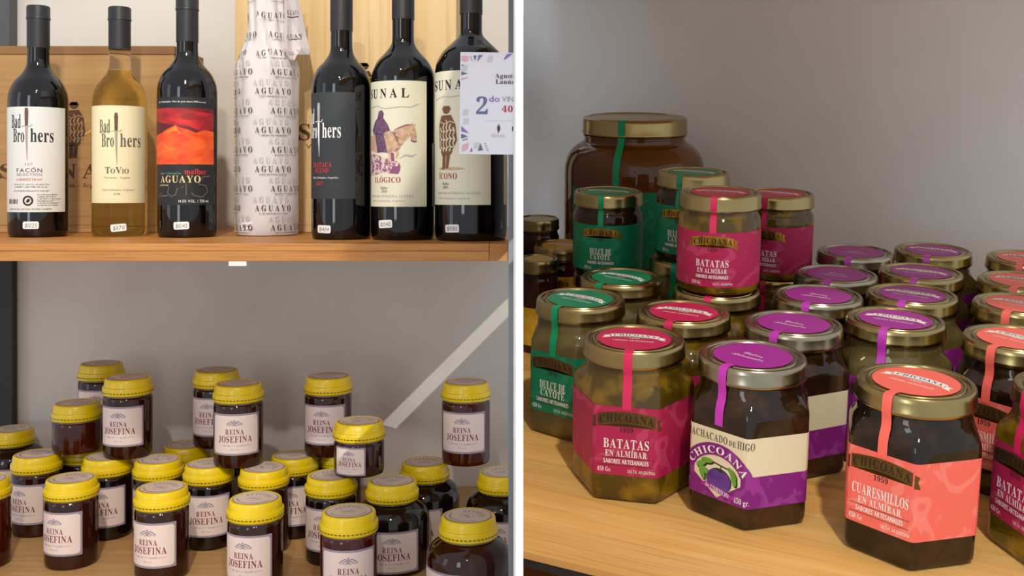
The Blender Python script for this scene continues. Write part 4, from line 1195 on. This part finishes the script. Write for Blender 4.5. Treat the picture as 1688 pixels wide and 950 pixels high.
# the unread purple and yellow labels carry only the banner and small print
def plain_tiny(col, R, H, content):
    rec = [('jar_glass', round_body(M[content], R, H, R), []), ('lid', tin_lid(H, R, M['gold'], 0.0115), [lid_sticker(col, H, R, plain=True)] if col else [])]
    P = Print([M['lab_yellow']]); P.rect(0, -R*1.5, 0.008, R*1.5, H*0.5, 0)
    rec.append(('label', P.mesh('label', on_cyl(R, 0, 0.0003), 0.0025), []))
    return rec
RX['tiny_dark'] = plain_tiny(None, 0.0225, 0.095, 'c_red')
RX['tiny_yellow'] = plain_tiny('yellow', 0.0185, 0.088, 'c_red')

def place_r(name, kind, x, f, z, turn, label, group=None):
    th = -math.atan2(x, f) + math.radians(turn)
    mw = Matrix.Translation((0, 0, ZC)) @ TR @ Matrix.Translation((x, f, z)) @ Matrix.Rotation(th, 4, 'Z')
    return tag(build(name, RX[kind], mw), label, 'jar', group)

HLR = H_SHELF - HX
def sl(px, py, h=HLR):
    q = slope_local(on_slope(px, py, h)); return q.x, q.y
GF = 'hexagonal jars with purple stickers'; GC = 'hexagonal jars with coral labels'; GM = 'jars with magenta labels'; GG = 'jars with green labels'
hx = [  # lid pixel, kind, turn of the seal strip, label
    (1051, 556, 'batata', -6, 'hexagonal jar of sweet potato in syrup, magenta label, standing free in front', GM),
    (1237, 585, 'fig', -31, 'hexagonal fig jam jar with cream and purple label showing printed figs', GF),
    (1510, 628, 'coral', -25, 'hexagonal peach jar with coral label in full view, bronze banner', GC),
    (957, 492, 'green', -34, 'hexagonal cayote jar with green label and green lid sticker near white divider', GG),
    (1136, 515, 'batata', -18, 'hexagonal jar with magenta lid sticker behind the free-standing magenta jar', GM),
    (1301, 532, 'fig', -22, 'hexagonal jar with cream and purple band directly behind the fig jam jar', GF),
    (1341, 490, 'fig', -15, 'hexagonal jar with purple script lid sticker, third in the fig jam row', GF),
    (1470, 522, 'purple', -13, 'hexagonal jar with bright purple bannered lid behind the coral jar', GF),
    (1495, 484, 'purple', -12, 'hexagonal jar with purple bannered lid, second in its row', GF),
    (1520, 448, 'purple', -9, 'hexagonal jar with shaded purple bannered lid, third in its row', GF),
    (1540, 412, 'purple', -8, 'hexagonal jar with dark purple bannered lid, last in its row by the wall', GF),
    (1410, 415, 'fig', -10, 'hexagonal jar with dark script lid, last of the fig jam row by the wall', GF),
    (1381, 452, 'fig', -12, 'hexagonal jar with half-shaded purple script lid, fourth in the fig jam row', GF),
    (1662, 556, 'coral', -25, 'hexagonal jar with coral lid sticker right behind the full coral jar', GC),
    (1671, 500, 'coral', -16, 'hexagonal jar with coral lid sticker, third in the coral row', GC),
    (1683, 462, 'coral', -10, 'hexagonal jar with shaded coral lid sticker, fourth in the coral row', GC),
    (1692, 425, 'coral', -10, 'hexagonal jar with dark coral lid sticker, last in the coral row', GC),
    (1035, 457, 'green', -33, 'hexagonal jar with green bannered lid in front of stacked green jars', GG),
    (1205, 476, 'batata', -12, 'hexagonal jar with gold lid carrying the round magenta jar', GM),
    (1133, 425, 'green', -20, 'hexagonal jar carrying the round green jar behind the magenta one', GG),
    (1775, 640, 'batata', -48, 'hexagonal jar with deep magenta label at the outer end of the front row', GM)]
pos = []
for it in hx:
    x, f = sl(it[0], it[1]); pos.append([x, f, 0.0405])
# round jars: the two stacks and the jars near the divider share the floor with the hexagonal ones
def lidpos(px, py, h): return sl(px, py, h)
hr = HLR - HR
r2 = lidpos(1003, 316, H_SHELF - 2*HR); m2 = lidpos(1284, 319, H_SHELF - 2*HR)
big_h = 0.203; bx, bf = lidpos(1040, 193, H_SHELF - big_h)
cj = lidpos(920, 398, H_SHELF - 0.076); 
extra = [[r2[0], r2[1], 0.0325], [m2[0], m2[1], 0.0325], [bx, bf, 0.0785], [cj[0], cj[1], 0.0325]]
pos += extra
tx, tf = sl(890, 364, H_SHELF - 0.095); yx, yf_ = sl(884, 426, H_SHELF - 0.088)
pos += [[tx, tf, 0.023], [yx, yf_, 0.019]]
turns = [it[3] for it in hx]
def supp(i, q, nx, ny):
    """half extent of jar i along a direction (hexagons by their corners, round jars by radius)"""
    if i >= len(hx): return q[2]
    th = -math.atan2(q[0], q[1]) + math.radians(turns[i]); best = 0.0
    for k in range(12):
        a = PI / 6 + k // 2 * PI / 3 + (-0.07 if k % 2 else 0.07)
        r = AP * hexr(a); x = r * math.sin(a); y = -r * math.cos(a)
        best = max(best, (x * math.cos(th) - y * math.sin(th)) * nx + (x * math.sin(th) + y * math.cos(th)) * ny)
    return best + 0.0008
for _ in range(260):
    moved = False
    for i in range(len(pos)):
        for j in range(i):
            a, b_ = pos[i], pos[j]; dx, dy = a[0] - b_[0], a[1] - b_[1]; d = math.hypot(dx, dy)
            if d > a[2] + b_[2] + 0.012: continue
            axes = [(dx / d, dy / d)]
            for m_, q in ((i, a), (j, b_)):
                if m_ < len(hx):
                    th = -math.atan2(q[0], q[1]) + math.radians(turns[m_])
                    axes += [(math.sin(th + k * PI / 3), -math.cos(th + k * PI / 3)) for k in range(3)]
            pen, ax_ = 9, None
            for nx, ny in axes:
                p_ = dx * nx + dy * ny
                if p_ < 0: nx, ny, p_ = -nx, -ny, -p_
                g = supp(i, a, -nx, -ny) + supp(j, b_, nx, ny) - p_
                if g < pen: pen, ax_ = g, (nx, ny)
            if pen > 1e-5:
                moved = True
                a[0] += ax_[0] * pen / 2; a[1] += ax_[1] * pen / 2; b_[0] -= ax_[0] * pen / 2; b_[1] -= ax_[1] * pen / 2
    for i, q in enumerate(pos): q[0] = max(q[0], XCUT + supp(i, q, -1, 0) + 0.0006)
    if not moved: break
nh = len(hx)
for it, q in zip(hx, pos):
    place_r('preserve_jar', it[2], q[0], q[1], -H_SHELF + 0.0003, it[3], it[4], it[5])
# supports and stacked round jars
a, b_, big, c_, t_, y_ = pos[nh:nh+6]
Z0 = -H_SHELF + 0.0003
place_r('preserve_jar', 'rgreen', a[0], a[1], Z0, -20, 'round green jar standing on the shelf under another green jar', GG)
place_r('preserve_jar', 'rgreen', a[0], a[1], Z0 + HR + 0.0004, -12, 'round green cayote jar stacked in front of the big amber jar', GG)
place_r('preserve_jar', 'rmagenta', b_[0], b_[1], Z0, -20, 'round magenta jar standing on the shelf under another magenta jar', GM)
place_r('preserve_jar', 'rmagenta', b_[0], b_[1], Z0 + HR + 0.0004, -22, 'round magenta jar stacked behind, half hidden by another magenta jar', GM)
s1 = pos[18]; s2 = pos[19]
place_r('preserve_jar', 'rmagenta', s1[0] + 0.001, s1[1] + 0.004, Z0 + HX + 0.0006, -8, 'round magenta sweet potato jar stacked on a gold lid, gold foil banner', GM)
place_r('preserve_jar', 'rgreen', s2[0] + 0.004, s2[1] + 0.004, Z0 + HX + 0.0006, -22, 'round green cayote jar stacked between big amber jar and magenta jar', GG)
place_r('preserve_jar', 'ryellow', c_[0], c_[1], Z0, -25, 'round dark jam jar with yellow label and yellow seal on gold lid')
place_r('preserve_jar', 'tiny_dark', t_[0], t_[1], Z0, -10, 'narrow dark jam jar with plain gold lid beside the white divider')
place_r('preserve_jar', 'tiny_yellow', y_[0], y_[1], Z0, -10, 'narrow dark jam jar with yellow lid sticker beside the white divider')

# the big amber jar at the back
RB = 0.0770; RLB = 0.0580; HB = big_h
body = lathe('jar_glass', [(RB*0.82, 0.0015), (RB*0.88, 0.0), (RB*0.96, 0.002), (RB*0.99, 0.006), (RB, 0.012)] +
             smoothprof([(RB, 0.125), (RB, 0.140), (RB*0.985, 0.152), (RB*0.93, 0.163), (RB*0.83, 0.171), (RLB*0.97, 0.176), (RLB*0.95, 0.180)], 5) + [(RLB*0.95, 0.1815), (RLB*0.975, 0.1822), (RLB*0.975, 0.1838), (RLB*0.95, 0.1845), (RLB*0.95, 0.190)], M['c_amber'], 80)
P = Print([M['lab_green']]); P.rect(0, -0.058, 0.050, 0.058, 0.131, 0)
bl = P.mesh('label', on_cyl(RB, 0, 0.0004), 0.003)
RX['big'] = [('jar_glass', body, []), ('lid', tin_lid(HB, RLB, M['gold'], 0.0175), []),
             ('seal_strip', seal('green', HB, RLB, [(RLB*0.985, HB - 0.0195), (RLB*0.99, 0.180), (RB*0.845, 0.1725), (RB*0.94, 0.1645), (RB*1.0, 0.153), (RB*1.01, 0.131)], 0.0075)[1], []), ('label', bl, [])]
place_r('preserve_jar', 'big', big[0], big[1], Z0, -14, 'big amber jelly jar with wide gold lid and green seal at the back')
